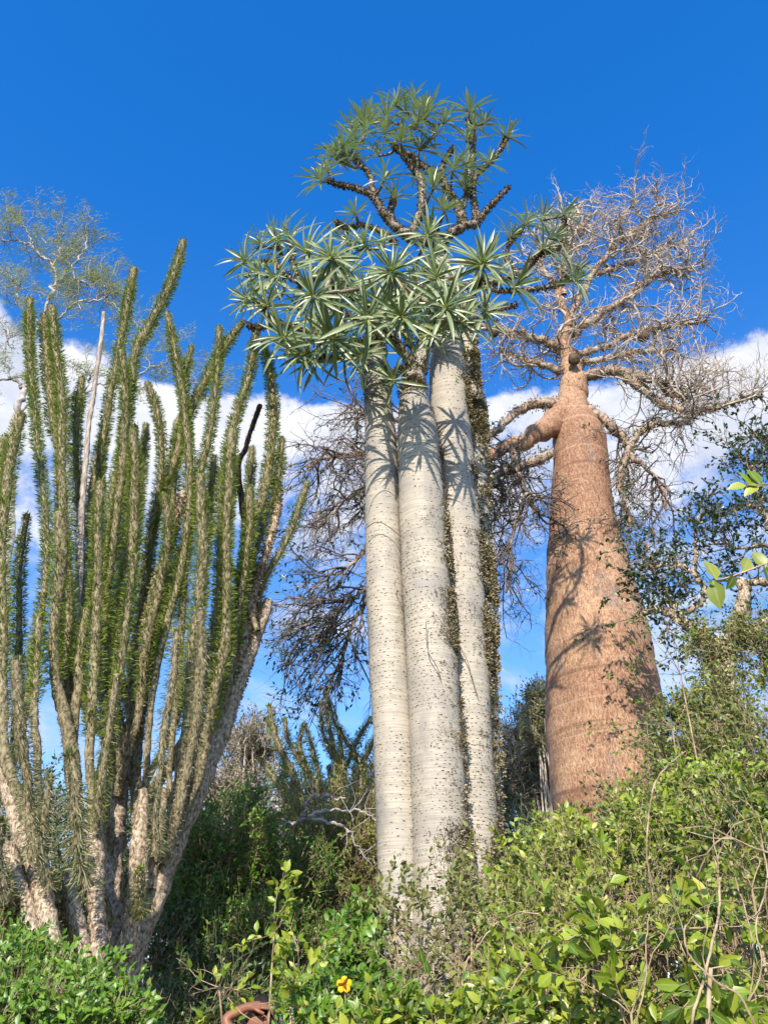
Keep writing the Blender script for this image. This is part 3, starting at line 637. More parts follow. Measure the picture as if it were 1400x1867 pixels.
def alluaudias():
    Tb = at(212, 1850, 5.2); Tb[2] = 0
    A1 = thing('alluaudia_tree', 'big spiny tree with many stems forking low above a thick scaly trunk', 'spiny tree', Tb, 'spiny many-stemmed trees')
    # trunk and bare limbs
    stem(A1, [(490,1095,10,5.5),(470,1150,13,5.45),(436,1235,15,5.4),(405,1325,17,5.35),(368,1420,19,5.3),(325,1520,21,5.25),(275,1640,25,5.2),(228,1760,32,5.2),(212,1850,33,5.2),(208,1950,36,5.2),(205,2400,46,5.2)], core='bark_all', dead=True, n=70)
    stem(A1, [(470,1100,13,5.5),(452,1170,14,5.48),(428,1260,14,5.42),(400,1340,12,5.38)], core='bark_all', dead='scaly')
    stem(A1, [(330,1000,8,5.9),(300,1120,11,5.85),(272,1230,13,5.7),(245,1330,15,5.6),(215,1450,18,5.5),(202,1560,20,5.4),(200,1680,20,5.3),(206,1780,22,5.2),(210,1850,20,5.2)], core='bark_all', dead=True, n=60)
    stem(A1, [(262,1440,10,5.0),(255,1540,15,5.0),(248,1640,18,5.05),(232,1740,18,5.1)], core='bark_all', dead=True)
    stem(A1, [(300,1440,10,5.1),(286,1530,12,5.1),(272,1620,16,5.15)], core='bark_all', dead=True)
    JOIN[A1.name] = [(470,1150,5.45),(436,1235,5.4),(405,1325,5.35),(368,1420,5.3),(325,1520,5.25),(300,1570,5.2),(275,1640,5.2),(245,1330,5.6),(232,1390,5.5),(215,1450,5.5),(202,1560,5.4),(200,1680,5.3),(256,1540,5.0),(248,1640,5.05),(286,1530,5.1)]
    K = dict(L=.050, dens=1150, up=.34)
    S(A1, [(335,440),(318,500),(298,550),(270,605),(250,650),(240,730),(228,820),(212,910),(200,1020),(195,1130),(190,1250),(200,1380)], 7, 10, 5.1, 5.2, **K)
    S(A1, [(306,572),(318,640),(332,710),(340,790),(344,870),(340,960),(325,1060),(300,1170),(280,1290),(270,1420)], 7, 10, 4.9, 5.1, **K)
    S(A1, [(350,632),(338,680),(335,740),(342,800),(345,850)], 6, 8, 5.3, 5.0, **K)
    S(A1, [(442,588),(405,640),(372,700),(340,765),(322,830),(300,900),(278,980),(262,1080),(245,1190)], 6, 9, 5.4, 5.3, **K)
    S(A1, [(400,598),(398,660),(390,730),(382,800),(365,870),(352,950),(338,1050),(330,1150),(322,1260),(310,1380)], 8, 9, 4.9, 5.1, **K)
    S(A1, [(468,595),(462,650),(450,700),(430,765),(415,830),(405,900),(402,980),(400,1080),(392,1180),(385,1290),(372,1400)], 8, 10, 4.9, 5.1, **K)
    S(A1, [(480,622),(492,680),(497,740),(495,800),(485,870),(470,930),(452,1000),(436,1080),(420,1180),(404,1290)], 6, 10, 5.2, 5.3, **K)
    S(A1, [(515,800),(510,850),(498,900),(480,950),(462,1010),(448,1080)], 6, 8, 5.3, 5.35, **K)
    S(A1, [(560,880),(547,925),(528,975),(505,1015),(480,1055),(462,1110),(448,1170)], 5, 9, 5.5, 5.4, L=.042, dens=1100)
    S(A1, [(475,738),(460,775),(445,815),(432,860)], 5, 7, 5.2, 5.25, core='bark_black', dead=True)
    S(A1, [(505,872),(506,920),(498,970),(480,1030),(462,1090),(448,1150)], 7, 12, 5.35, 5.4, core='bark_all', dead='scaly')
    S(A1, [(366,866),(368,930),(370,1000),(366,1070),(358,1150),(350,1230),(345,1320),(330,1430)], 9, 10, 4.6, 4.9, **K)
    S(A1, [(425,785),(418,860),(412,940),(408,1020),(410,1100),(405,1180),(388,1270),(368,1360)], 8, 10, 4.8, 5.1, **K)
    S(A1, [(455,890),(455,960),(448,1030),(436,1110),(424,1200)], 7, 9, 5.0, 5.3, **K)
    S(A1, [(245,490),(235,545),(225,600),(215,650),(200,720),(188,790),(172,860),(165,940),(168,1030)], 6, 9, 5.2, 5.3, **K)
    S(A1, [(222,640),(228,700),(226,780),(218,860),(208,940),(200,1020),(188,1100),(178,1200)], 9, 10, 4.9, 5.1, **K)
    S(A1, [(270,700),(286,750),(292,810),(288,880),(276,950),(264,1030),(250,1120)], 6, 8, 5.3, 5.3, **K)
    S(A1, [(242,785),(248,850),(245,930),(238,1010),(226,1090),(215,1180),(208,1280)], 8, 9, 4.9, 5.2, **K)
    S(A1, [(300,905),(308,960),(300,1030),(285,1110),(268,1200),(258,1290)], 7, 9, 4.8, 5.1, **K)
    S(A1, [(335,895),(322,960),(300,1020),(280,1080),(268,1140)], 6, 9, 4.95, 5.1, core='bark_all', dead='scaly')
    S(A1, [(247,1010),(240,1080),(232,1150),(220,1230),(205,1310),(190,1390),(178,1470)], 10, 11, 4.5, 4.8, **K)
    S(A1, [(290,1075),(285,1150),(262,1230),(245,1300)], 8, 10, 5.2, 5.3, **K)
    S(A1, [(365,1110),(368,1180),(362,1260),(352,1340),(340,1400)], 9, 11, 4.5, 4.8, L=.055, dens=700, up=-.25, leaf='leaf_alluaudia_low')
    S(A1, [(322,1150),(318,1230),(306,1320),(296,1400),(288,1480),(284,1560)], 9, 10, 4.6, 4.9, L=.055, dens=700, up=-.2, leaf='leaf_alluaudia_low')
    S(A1, [(345,1390),(330,1450),(305,1520),(290,1570)], 7, 10, 4.9, 5.1, L=.05, dens=450, up=-.2, leaf='leaf_alluaudia_low')
    S(A1, [(255,1585),(252,1625),(256,1665)], 10, 10, 4.8, 5.0, L=.05, dens=900, up=-.2)
    for i in range(7):   # stems at the back of the clump
        x = 170 + 45 * i + 12 * gau(1)[0]; t = 760 + 100 * rnd(1)[0]
        S(A1, [(x + 20, t), (x + 8, t + 150), (x - 10, t + 320), (x - 20 - 6 * i, t + 480), (215 + 12 * i, t + 620)], 7, 10, 6.1, 5.6, **K)
    Bb = at(150, 1770, 4.7); Bb[2] = 0
    A2 = thing('alluaudia_tree', 'narrow spiny tree just left of the forked trunk, on two pale bare trunks', 'spiny tree', Bb, 'spiny many-stemmed trees')
    stem(A2, [(128,1590,10,4.7),(128,1640,13,4.7),(142,1700,14,4.7),(155,1760,15,4.7),(160,1850,16,4.7),(165,2400,22,4.7)], core='bark_all', dead=True)
    stem(A2, [(178,1480,11,4.8),(172,1560,15,4.8),(170,1650,16,4.8),(172,1740,16,4.75),(172,1850,18,4.75),(168,2400,24,4.7)], core='bark_all', dead=True)
    stem(A2, [(125,1330,9,4.9),(128,1400,12,4.9),(140,1480,12,4.9),(158,1560,13,4.85)], core='bark_all', dead=True)
    JOIN[A2.name] = [(128,1590,4.7),(130,1645,4.7),(172,1560,4.8),(170,1650,4.8),(128,1420,4.9),(140,1480,4.9)]
    S(A2, [(95,560),(102,630),(112,700),(116,780),(118,860),(122,940),(128,1030),(130,1130),(126,1240),(126,1340)], 9, 10, 4.9, 4.9, **K)
    S(A2, [(82,575),(86,640),(92,710),(100,790),(108,870)], 7, 8, 5.0, 5.1, **K)
    S(A2, [(150,690),(140,760),(138,840),(146,930),(152,1020),(150,1120),(140,1220)], 6, 9, 5.3, 5.1, **K)
    S(A2, [(110,935),(114,1010),(110,1090),(104,1170),(110,1250),(124,1330)], 10, 11, 4.4, 4.7, **K)
    S(A2, [(160,1110),(150,1180),(145,1260),(138,1340)], 9, 10, 4.7, 4.8, **K)
    S(A2, [(190,570),(184,630),(174,700),(165,780),(157,860),(150,950),(146,1040),(140,1150)], 4.5, 12, 5.2, 5.1, core='bark_dead', dead=True, prickle=False)
    S(A2, [(130,1375),(140,1440),(142,1500),(148,1560),(162,1620)], 10, 12, 4.2, 4.4, L=.075, dens=900, up=-.3, leaf='leaf_alluaudia_low')
    S(A2, [(215,1230),(205,1300),(190,1380),(180,1450),(176,1510)], 9, 11, 4.5, 4.7, L=.05, dens=800, up=-.1)
    S(A2, [(185,880),(180,960),(180,1050),(176,1150),(172,1260),(165,1380)], 9, 10, 4.6, 4.8, **K)
    Cb = at(80, 1750, 4.4); Cb[2] = 0
    A3 = thing('alluaudia_tree', 'spiny tree cut by the left edge of the photo, two pale stems leaning left', 'spiny tree', Cb, 'spiny many-stemmed trees')
    stem(A3, [(10,1380,12,4.5),(20,1460,16,4.5),(45,1550,17,4.5),(72,1640,18,4.45),(92,1740,18,4.4),(100,1850,19,4.4),(105,2400,24,4.4)], core='bark_all', dead=True)
    stem(A3, [(15,1540,11,4.4),(32,1600,12,4.4),(52,1670,13,4.4),(70,1750,14,4.4),(85,1850,15,4.4)], core='bark_all', dead=True)
    JOIN[A3.name] = [(20,1460,4.5),(45,1550,4.5),(72,1640,4.45),(32,1600,4.4),(52,1670,4.4)]
    S(A3, [(55,545),(54,610),(60,690),(68,780),(78,870),(88,960),(86,1060),(70,1170),(50,1290),(25,1400)], 6, 10, 4.9, 4.6, **K)
    S(A3, [(38,755),(22,830),(10,920),(6,1020),(8,1130),(8,1250),(12,1380)], 9, 11, 4.4, 4.5, **K)
    S(A3, [(10,800),(-4,900),(-10,1020),(-5,1160),(5,1300)], 9, 11, 4.6, 4.6, **K)
    S(A3, [(50,940),(38,1020),(34,1110),(30,1200),(22,1300),(18,1400)], 8, 10, 4.8, 4.7, **K)
    S(A3, [(30,1205),(35,1280),(42,1350),(50,1420),(60,1500),(66,1570)], 11, 13, 4.0, 4.3, L=.06, dens=900, up=-.2, leaf='leaf_alluaudia_low')
    S(A3, [(72,1120),(68,1210),(62,1290),(66,1370),(70,1450)], 9, 10, 4.5, 4.5, **K)
    S(A3, [(92,1420),(86,1480),(82,1550),(92,1620)], 8, 9, 4.2, 4.35, L=.055, dens=700, up=-.35, leaf='leaf_alluaudia_low')
    S(A3, [(0,1500),(2,1560),(12,1640)], 10, 11, 4.1, 4.3, L=.06, dens=800, up=-.3, leaf='leaf_alluaudia_low')
    # far one behind the pale trunks
    Db = at(610, 1700, 10); Db[2] = 0
    A4 = thing('alluaudia_tree', 'distant small spiny tree with curved arms, just left of the pale trunks', 'spiny tree', Db, 'spiny many-stemmed trees')
    K = dict(L=.065, dens=600, sway=.02)
    far = [([(491,1287),(500,1330),(515,1370),(535,1410),(550,1450),(570,1500)],), ([(519,1312),(524,1345),(540,1375),(560,1410),(575,1450)],), ([(553,1322),(548,1360),(556,1400),(572,1440)],),
           ([(556,1322),(568,1360),(576,1400),(585,1440)],), ([(595,1260),(597,1300),(600,1330),(606,1370),(615,1410)],), ([(588,1283),(584,1310),(590,1340),(602,1370),(612,1400)],),
           ([(602,1283),(610,1320),(628,1350),(645,1375),(650,1420)],), ([(676,1310),(655,1345),(640,1380),(625,1420),(610,1470)],), ([(690,1330),(672,1370),(655,1410),(640,1460)],), ([(475,1385),(495,1415),(510,1440),(535,1480)],),
           ([(665,1390),(668,1440),(655,1490),(640,1540)],), ([(530,1430),(545,1480),(570,1530),(590,1580)],), ([(600,1400),(605,1460),(600,1520),(605,1600)],), ([(645,1400),(650,1460),(640,1530),(620,1600)],),([(515,1370),(522,1410),(520,1440)],),([(620,1330),(622,1380),(626,1430)],)]
    for i, (xy,) in enumerate(far):
        xy = xy + [(605, 1640)]
        S(A4, xy, 4.0, 6.5, 9.6 + .8 * rnd(1)[0], 10, leaf1=.85, **K)
    stem(A4, [(605,1560,8,10),(608,1640,10,10),(610,1750,12,10),(610,1870,13,10)], core='bark_all', dead=True)
alluaudias()

# ------------------------------------------------------------------ baobab
def baobab():
    Y = 9.0; base = at(1112, 1700, Y); base[2] = 0
    T = thing('baobab_tree', 'stout red-brown baobab trunk on the right with bare tangled grey branches', 'baobab', base)
    edges = [(690,1024,1062),(725,1016,1068),(752,1011,1074),(775,1008,1089),(797,1007,1101),(815,1009,1105),(860,1008,1110),(900,1006,1114),(950,1002,1122),(1000,999,1135),(1050,997,1150),(1100,996,1163),(1150,995,1176),(1200,996,1187),(1250,997,1198),(1300,998,1207),(1350,999,1215),(1400,1001,1220),(1450,1004,1225),(1500,1010,1222),(1560,1016,1214),(1650,1020,1208),(1900,1010,1215)]
    P = trace([((a + b) / 2, y, (b - a) / 2, Y) for y, a, b in edges], 170)
    z = P[:, 2]; P[:, 3] *= 1 + .010 * np.sin(z * 6) + .006 * np.sin(z * 17) + .004 * gau(len(z))
    P = P[z > -.1]
    g = G(); tube(g, P, 72, lump=.014); g.build('trunk', M['baobab'], T)
    L = [
     [(1050,715,18,9.05),(1034,742,26,8.95),(1006,774,27,8.85),(975,790,19,8.75),(955,808,17,8.68),(925,812,14,8.6),(890,835,15,8.6),(850,850,12,8.6),(800,845,14,8.6),(750,830,12,8.6),(700,830,9,8.6),(650,830,7,8.5),(600,835,4,8.5),(560,850,2.5,8.5)],
     [(1047,790,44,9.0),(1045,750,34,9.0),(1048,705,28,9.0),(1037,655,20,9.0),(1024,622,13,9.0),(1038,585,9,9.0),(1018,540,7,9.0),(1030,485,5,9.0),(1040,440,5,9.0),(1070,400,3,9.0)],
     [(1035,735,20,9.0),(1010,735,15,8.9),(975,738,12,8.8),(940,752,11,8.7),(905,785,9,8.6),(870,805,7,8.6),(820,790,6,8.6),(760,770,5,8.6),(690,760,4,8.6),(640,745,3,8.6)],
     [(1005,825,12,8.9),(985,838,12,8.8),(950,850,10,8.7),(915,862,9,8.6),(890,880,7,8.6),(870,930,5,8.6)],
     [(1055,740,16,9.0),(1085,755,13,8.9),(1112,775,12,8.8),(1135,800,11,8.8),(1148,812,10,8.7),(1138,845,8,8.7),(1130,880,6,8.7),(1140,920,4,8.7),(1150,960,3,8.7)],
     [(1148,812,9,8.7),(1165,790,7,8.7),(1190,775,6,8.6),(1230,770,5,8.6),(1265,765,3,8.6)],
     [(1050,690,18,9.0),(1085,682,16,8.9),(1120,676,14,8.8),(1150,682,13,8.8),(1180,690,11,8.7),(1212,700,10,8.7),(1216,716,9,8.7),(1235,722,7,8.7),(1256,728,5,8.7)],
     [(1140,690,13,8.8),(1170,708,11,8.8),(1198,730,9,8.7),(1225,742,8,8.7),(1262,748,7,8.6),(1300,745,6,8.6),(1330,735,4,8.6),(1360,725,3,8.6),(1390,722,2,8.6)],
     [(1036,640,15,9.0),(1000,628,11,9.0),(955,612,9,8.9),(915,603,8,8.8),(870,595,6,8.7)],
     [(1030,680,12,9.0),(990,665,8,9.0),(950,655,6,9.1),(910,635,5,9.1)],
     [(1040,615,13,9.0),(1070,590,11,9.1),(1105,565,10,9.1),(1145,540,8,9.1),(1180,515,6,9.1),(1220,495,5,9.1),(1260,490,3,9.1)],
     [(1040,590,11,9.0),(1055,545,9,9.2),(1080,500,8,9.3),(1110,460,6,9.3),(1150,425,5,9.3),(1190,400,3.5,9.3),(1235,383,2.5,9.3)],
     [(1030,540,8,9.0),(1005,510,7,9.1),(985,480,6,9.1),(1000,440,5,9.2),(1030,410,4,9.2),(1050,380,3,9.2)],
     [(1080,500,7,9.3),(1120,490,6,9.5),(1170,470,5,9.5),(1215,450,4,9.5),(1245,440,3,9.5)],
     [(1044,650,9,9.0),(1072,640,9,9.0),(1110,630,8,9.2),(1150,610,7,9.3),(1200,600,6,9.3),(1250,590,4,9.3),(1285,585,3,9.3)],
     [(1040,664,9,9.0),(1064,660,9,9.0),(1120,650,8,9.0),(1180,640,6,9.0),(1230,640,4,9.0)],
     [(1110,460,5,9.3),(1120,420,4,9.3),(1140,390,3,9.3),(1160,365,2.5,9.3)],
     [(900,850,10,8.6),(870,870,8,8.6),(840,880,7,8.6),(760,870,7,8.6),(700,880,6,8.6),(655,895,5,8.6),(615,925,3,8.6),(585,965,2,8.6)],
     [(760,860,7,8.7),(710,1000,7,8.7),(680,1060,6,8.6),(650,1085,5,8.6),(620,1110,4,8.6),(590,1160,3,8.6)],
     [(700,1010,6,8.7),(672,1080,6,8.7),(655,1120,5,8.7),(635,1160,4,8.7),(620,1210,3,8.7),(600,1250,2,8.7)],
     [(750,860,6,8.7),(700,950,6,8.7),(660,1010,5,8.7),(625,1040,4,8.7),(590,1050,3,8.7)],
     [(930,812,10,8.6),(945,860,8,8.5),(960,900,6,8.5),(985,935,4,8.5)],
     [(960,900,5,8.5),(940,950,4,8.5),(930,1010,3,8.5),(925,1080,2.5,8.5)],
     [(1148,830,7,8.7),(1175,850,6,8.6),(1200,880,5,8.6),(1215,930,3,8.6)],
    ]
    outer = []
    for i, l in enumerate(L):
        n = 6 * len(l); Pp = trace(l, n); Pp[:, :3] += gau(n, 3) * .013; Pp[:, 3] = np.abs(Pp[:, 3] * (.78 if i < 2 else .66) * (1 + .06 * gau(n))) + .003
        g = G(); tube(g, Pp, 14, bump=.05, lump=.05); g.build('branch', M['baobab'] if i < 2 else M['baobab_limb'], T)
        outer.append(Pp)
    def twigs(idx, k, length, rad, bias, wig, lev, lo=.25, away=None, sp=.9):
        Gt = []
        for i in idx:
            Pp = outer[i][None]; kk = max(2, int(k * np.linalg.norm(np.diff(Pp[0, :, :3], axis=0), axis=1).sum()))
            s_, d_, r_, _ = spawn(Pp, kk, sp, lo)
            if away is not None: d_ = unit(d_ + away)
            Gt.append(walk(s_, d_, length * (.5 + rnd(len(s_))), np.minimum(rad, r_ * .7), 9, wig, bias))
        cur = np.vstack(Gt); res = [cur]
        for (kc, lr, rr, spd) in lev:
            s_, d_, r_, m_ = spawn(cur, kc, spd, .15)
            cur = walk(s_, d_, length * lr * (.5 + rnd(len(s_))), np.minimum(rad * rr, r_ * .8), 6, wig, bias)
            res.append(cur)
        return res
    g = G(); lv = [(6, .5, .5, .8), (3, .30, .40, .9)]
    R1 = twigs([1, 10, 11, 12, 13, 14, 16], 8, .72, .028, (0, 0, .03), .36, lv, .3)
    R2 = twigs([8, 9, 15], 10, .7, .018, (0, 0, .02), .38, lv, .2)
    R3 = twigs([6, 7], 9, .75, .018, (.03, 0, .12), .32, lv, .35)
    R4 = twigs([4, 5, 23], 10, .7, .016, (0, 0, -.14), .34, lv, .3)
    R5 = twigs([0, 2, 17], 10, .75, .016, (-.05, 0, -.12), .32, lv, .45)
    R6 = twigs([3, 21, 22], 14, .7, .016, (-.02, 0, -.12), .34, lv, .2)
    R7 = twigs([18, 19, 20], 8, .8, .014, (-.06, 0, -.10), .26, lv, .3, away=np.array([-.5, 0, -.3]))
    g9 = G()
    for R_, g_ in ((R1, g), (R2, g), (R3, g), (R4, g9), (R5, g9), (R6, g9), (R7, g9)):
        tubes(g_, R_[0], 5)
        for q in R_[1:]: tubes(g_, q, 3)
    g9.build('drooping_twigs', M['twig_shaded'], T, kind='stuff')
    g.build('twigs', M['bark_twig'], T, kind='stuff')
    # wizened leaves hanging from the drooping twigs
    gl = G()
    for R_, k_ in ((R7, .28), (R6, .08), (R5, .08), (R4, .08)):
        P3 = np.vstack([R_[1], R_[2]]); P3 = P3[rnd(len(P3)) < k_]
        s_, d_, r_, m_ = spawn(P3, 4, .8, .3)
        scatter(gl, DI[0], DI[1], s_, unit(d_ + [0, 0, -.5]), gau(len(s_), 3), .05 + .035 * rnd(len(s_)), wsc=.055)
    gl.build('leaves', M['leaf_small_dark'], T, kind='stuff')
    # lichen tufts on limbs
    gm = G()
    for Pp in outer[1:16]:
        m = int(len(Pp) * 5); ii = RNG.integers(0, len(Pp), m); q = unit(gau(m, 3)); kk = np.repeat(np.arange(m), 4)
        scatter(gm, DI[0], DI[1], (Pp[ii, :3] + q * Pp[ii, 3:4])[kk] + gau(len(kk), 3) * .02, unit(q[kk] + gau(len(kk), 3)), gau(len(kk), 3), .03 + .03 * rnd(len(kk)), wsc=.05)
    gm.build('lichen', M['moss'], T, kind='stuff')
    # fruits
    for (px, py, r, yy) in ((1172, 612, 11, 8.7), (900, 606, 9, 8.6), (1046, 655, 11, 8.7)):
        c = at(px, py, yy); R = r * mpp(py, yy); g = G()
        th = np.linspace(0, np.pi, 11); ph = np.linspace(0, 2 * np.pi, 15)
        V = np.stack([R * np.sin(th)[:, None] * np.cos(ph), R * np.sin(th)[:, None] * np.sin(ph), 1.2 * R * np.cos(th)[:, None] + 0 * ph], -1)
        V = V * (1 + .02 * gau(11, 1, 1)) + c
        i, j = np.meshgrid(np.arange(10), np.arange(14), indexing='ij'); a = i * 15 + j
        g.add(V, np.stack([a, a + 15, a + 16, a + 1], -1).reshape(-1, 4))
        tube(g, catmull([[c[0], c[1], c[2] + R * 1.1, .006], [c[0] + .01, c[1], c[2] + R * 1.6, .005], [c[0] - .01, c[1] + .02, c[2] + R * 2.4, .005]], 6), 5)
        o = g.build('fruit', M['fruit'], T)
        o['label'] = 'dark round fruit hanging from the twigs'
baobab()

# ------------------------------------------------------------------ generic leafy plants
CLEAR = [(1190, 1765, 55, 45, 4.1, .85), (1330, 1720, 40, 50, 4.1, .8), (1060, 1770, 45, 28, 4.1, .8), (1240, 1840, 40, 26, 3.6, .8), (960, 1690, 28, 22, 4.9, .7), (1130, 1640, 34, 20, 4.6, .7), (1240, 1600, 36, 22, 4.6, .7), (560, 1740, 34, 26, 4.6, .8), (100, 1800, 30, 20, 4.2, .75), (30, 1780, 22, 16, 4.2, .7), (790, 1740, 100, 85, 5.0, .62), (415, 1495, 20, 34, 20, .5), (498, 1462, 22, 22, 20, .6), (1008, 1480, 9, 34, 20, .9), (628, 1797, 40, 34, 3.7, 1.0), (462, 1856, 56, 34, 5.3, .93), (350, 1760, 90, 90, 5.0, .85)]   # openings in the foliage: px, py, rx, ry, in front of Y, share removed
def cleared(p):
    q = p - [0, 0, CAMZ]; z = q[:, 1] * _ct + q[:, 2] * _st; up_ = -q[:, 1] * _st + q[:, 2] * _ct
    x = CX + FPX * q[:, 0] / np.maximum(z, .1); y = CY - FPX * up_ / np.maximum(z, .1)
    m = np.zeros(len(p), bool)
    for a, b, rx, ry, Y, sh in CLEAR: m |= (((x - a) / rx) ** 2 + ((y - b) / ry) ** 2 < 1) & (p[:, 1] < Y) & (rnd(len(p)) < sh)
    return m

def shrub(name, label, cat, blobs, ntw, tl, ll, lm, tm='vine', per=7, nparts=0, tmpl=None, lw=.52, base=None, upb=.25, flat=.6, nst=14, sr=.012, shell=2.2, group=None, T=None, wig=.25, trad=.0022, droop=0.0, leafname='leaf'):
    "blobs: (px,py,Y,rx,ry,rz[,weight]) in pixels for the centre, metres for the radii"
    tmpl = tmpl or DI
    Cb = np.array([at(b[0], b[1], b[2]) for b in blobs]); Rb = np.array([b[3:6] for b in blobs])
    w = Rb.prod(1) ** .72; w = w / w.sum()
    if T is None:
        if base is None: base = Cb.mean(0) * np.array([1, 1, 0])
        T = thing(name, label, cat, base, group)
    base = np.array(T['_b'])
    nc = max(6, ntw // 18); ci = RNG.integers(0, nc, ntw)
    bi = RNG.choice(len(blobs), nc, p=w)[ci]
    u = unit(unit(gau(nc, 3))[ci] + gau(ntw, 3) * .15); rr = np.clip(rnd(nc)[ci] ** (1 / shell) + .07 * gau(ntw), 0, 1.1)
    # lumpy outline
    lump = 1 + .16 * np.sin(u[:, 0] * 5 + bi) * np.sin(u[:, 1] * 4 + 2 * bi) + .14 * np.sin(u[:, 2] * 7 + bi)
    tip = Cb[bi] + u * Rb[bi] * (rr * lump)[:, None]
    ok = (tip[:, 2] > .05) & ~cleared(tip); tip = tip[ok]; u = u[ok]; bi = bi[ok]
    d = unit(u + np.array([0, 0, upb]) + gau(len(u), 3) * .55)
    st_ = tip - d * tl * .6
    P = walk(st_, d, tl * (.6 + .8 * rnd(len(st_))), trad, 6, wig, (0, 0, .05 - droop), .4)
    g = G(); tubes(g, P, 3)
    # bearing stems from the ground into the crown
    k = min(nst, len(tip)); sel = RNG.choice(len(tip), k, replace=False); a = base + gau(k, 3) * np.array([.12, .12, 0])
    b = tip[sel]; mid = a * .45 + b * .55 + gau(k, 3) * .1; mid[:, 2] += .15 * (b[:, 2] - a[:, 2])
    for q in range(k):
        tube(g, catmull([list(a[q]) + [sr], list(mid[q]) + [sr * .6], list(b[q]) + [sr * .25]], 12), 6)
    # secondary stems that carry the twigs
    k2 = min(len(tip), nst * 12); s2 = RNG.choice(len(tip), k2, replace=False); par = Cb[bi[s2]] - np.array([0, 0, .3]) * Rb[bi[s2]]
    W2 = np.zeros((k2, 5, 4)); tt = np.linspace(0, 1, 5)[None, :, None]
    W2[..., :3] = par[:, None] * (1 - tt) + tip[s2][:, None] * tt + gau(k2, 5, 3) * .03 * np.sin(tt * 3.14); W2[..., 3] = sr * .38 * (1 - .6 * tt[..., 0])
    tubes(g, W2, 4)
    g.build('twigs', M[tm], T, kind='stuff')
    s_, dd, r_, m_ = spawn(P, per, .75, .12)
    N = len(s_)
    ax = unit(dd + np.array([0, 0, .1 - droop * 2]) + gau(N, 3) * .25)
    nr = np.array([-.12, -.6, flat * .8]) + gau(N, 3) * .55
    sc = ll * (.55 + .75 * rnd(N)); rn = np.clip(.65 * rnd(len(P))[m_] + .35 * rnd(N), 0, 1)
    kp = ~cleared(s_); s_, ax, nr, sc, rn = s_[kp], ax[kp], nr[kp], sc[kp], rn[kp]; N = len(s_)
    near = np.zeros(0, int)
    if nparts:
        dist = np.linalg.norm(s_ - [0, 0, CAMZ], axis=1); outer_ = -((s_ - base) @ np.array([0, 1.0, 0]))
        score = sc / dist + .02 * (outer_ > 0) + .01 * rnd(N)
        o_ = np.argsort(-score); near = o_[:nparts]
        tp = tmpl if len(tmpl) > 2 else tmpl
        leafparts(T, near, s_, ax, nr, sc, tp, lw / .5, M[lm], leafname)
    rest = np.ones(N, bool); rest[near] = False
    g = G(); scatter(g, tmpl[0], tmpl[1], s_[rest], ax[rest], nr[rest], sc[rest], r=rn[rest], wsc=sc[rest] * lw / .5, uv=tmpl[2] if len(tmpl) > 2 else None, smooth=len(tmpl) > 2)
    g.build('leaves', M[lm], T, kind='stuff')
    return T

def limbs_on(T, Ls, mt, sides=9, name='branch', jit=.012, rs=1.0):
    out_ = []
    for l in Ls:
        n = 6 * len(l); P = trace(l, n); P[:, :3] += gau(n, 3) * jit; P[:, 3] = np.abs(P[:, 3] * rs * (1 + .05 * gau(n))) + .002
        P = P[P[:, 2] > -.1] if (P[:, 2] < -.1).any() else P
        g = G(); tube(g, P, sides, bump=.05); g.build(name, M[mt], T); out_.append(P)
    return out_

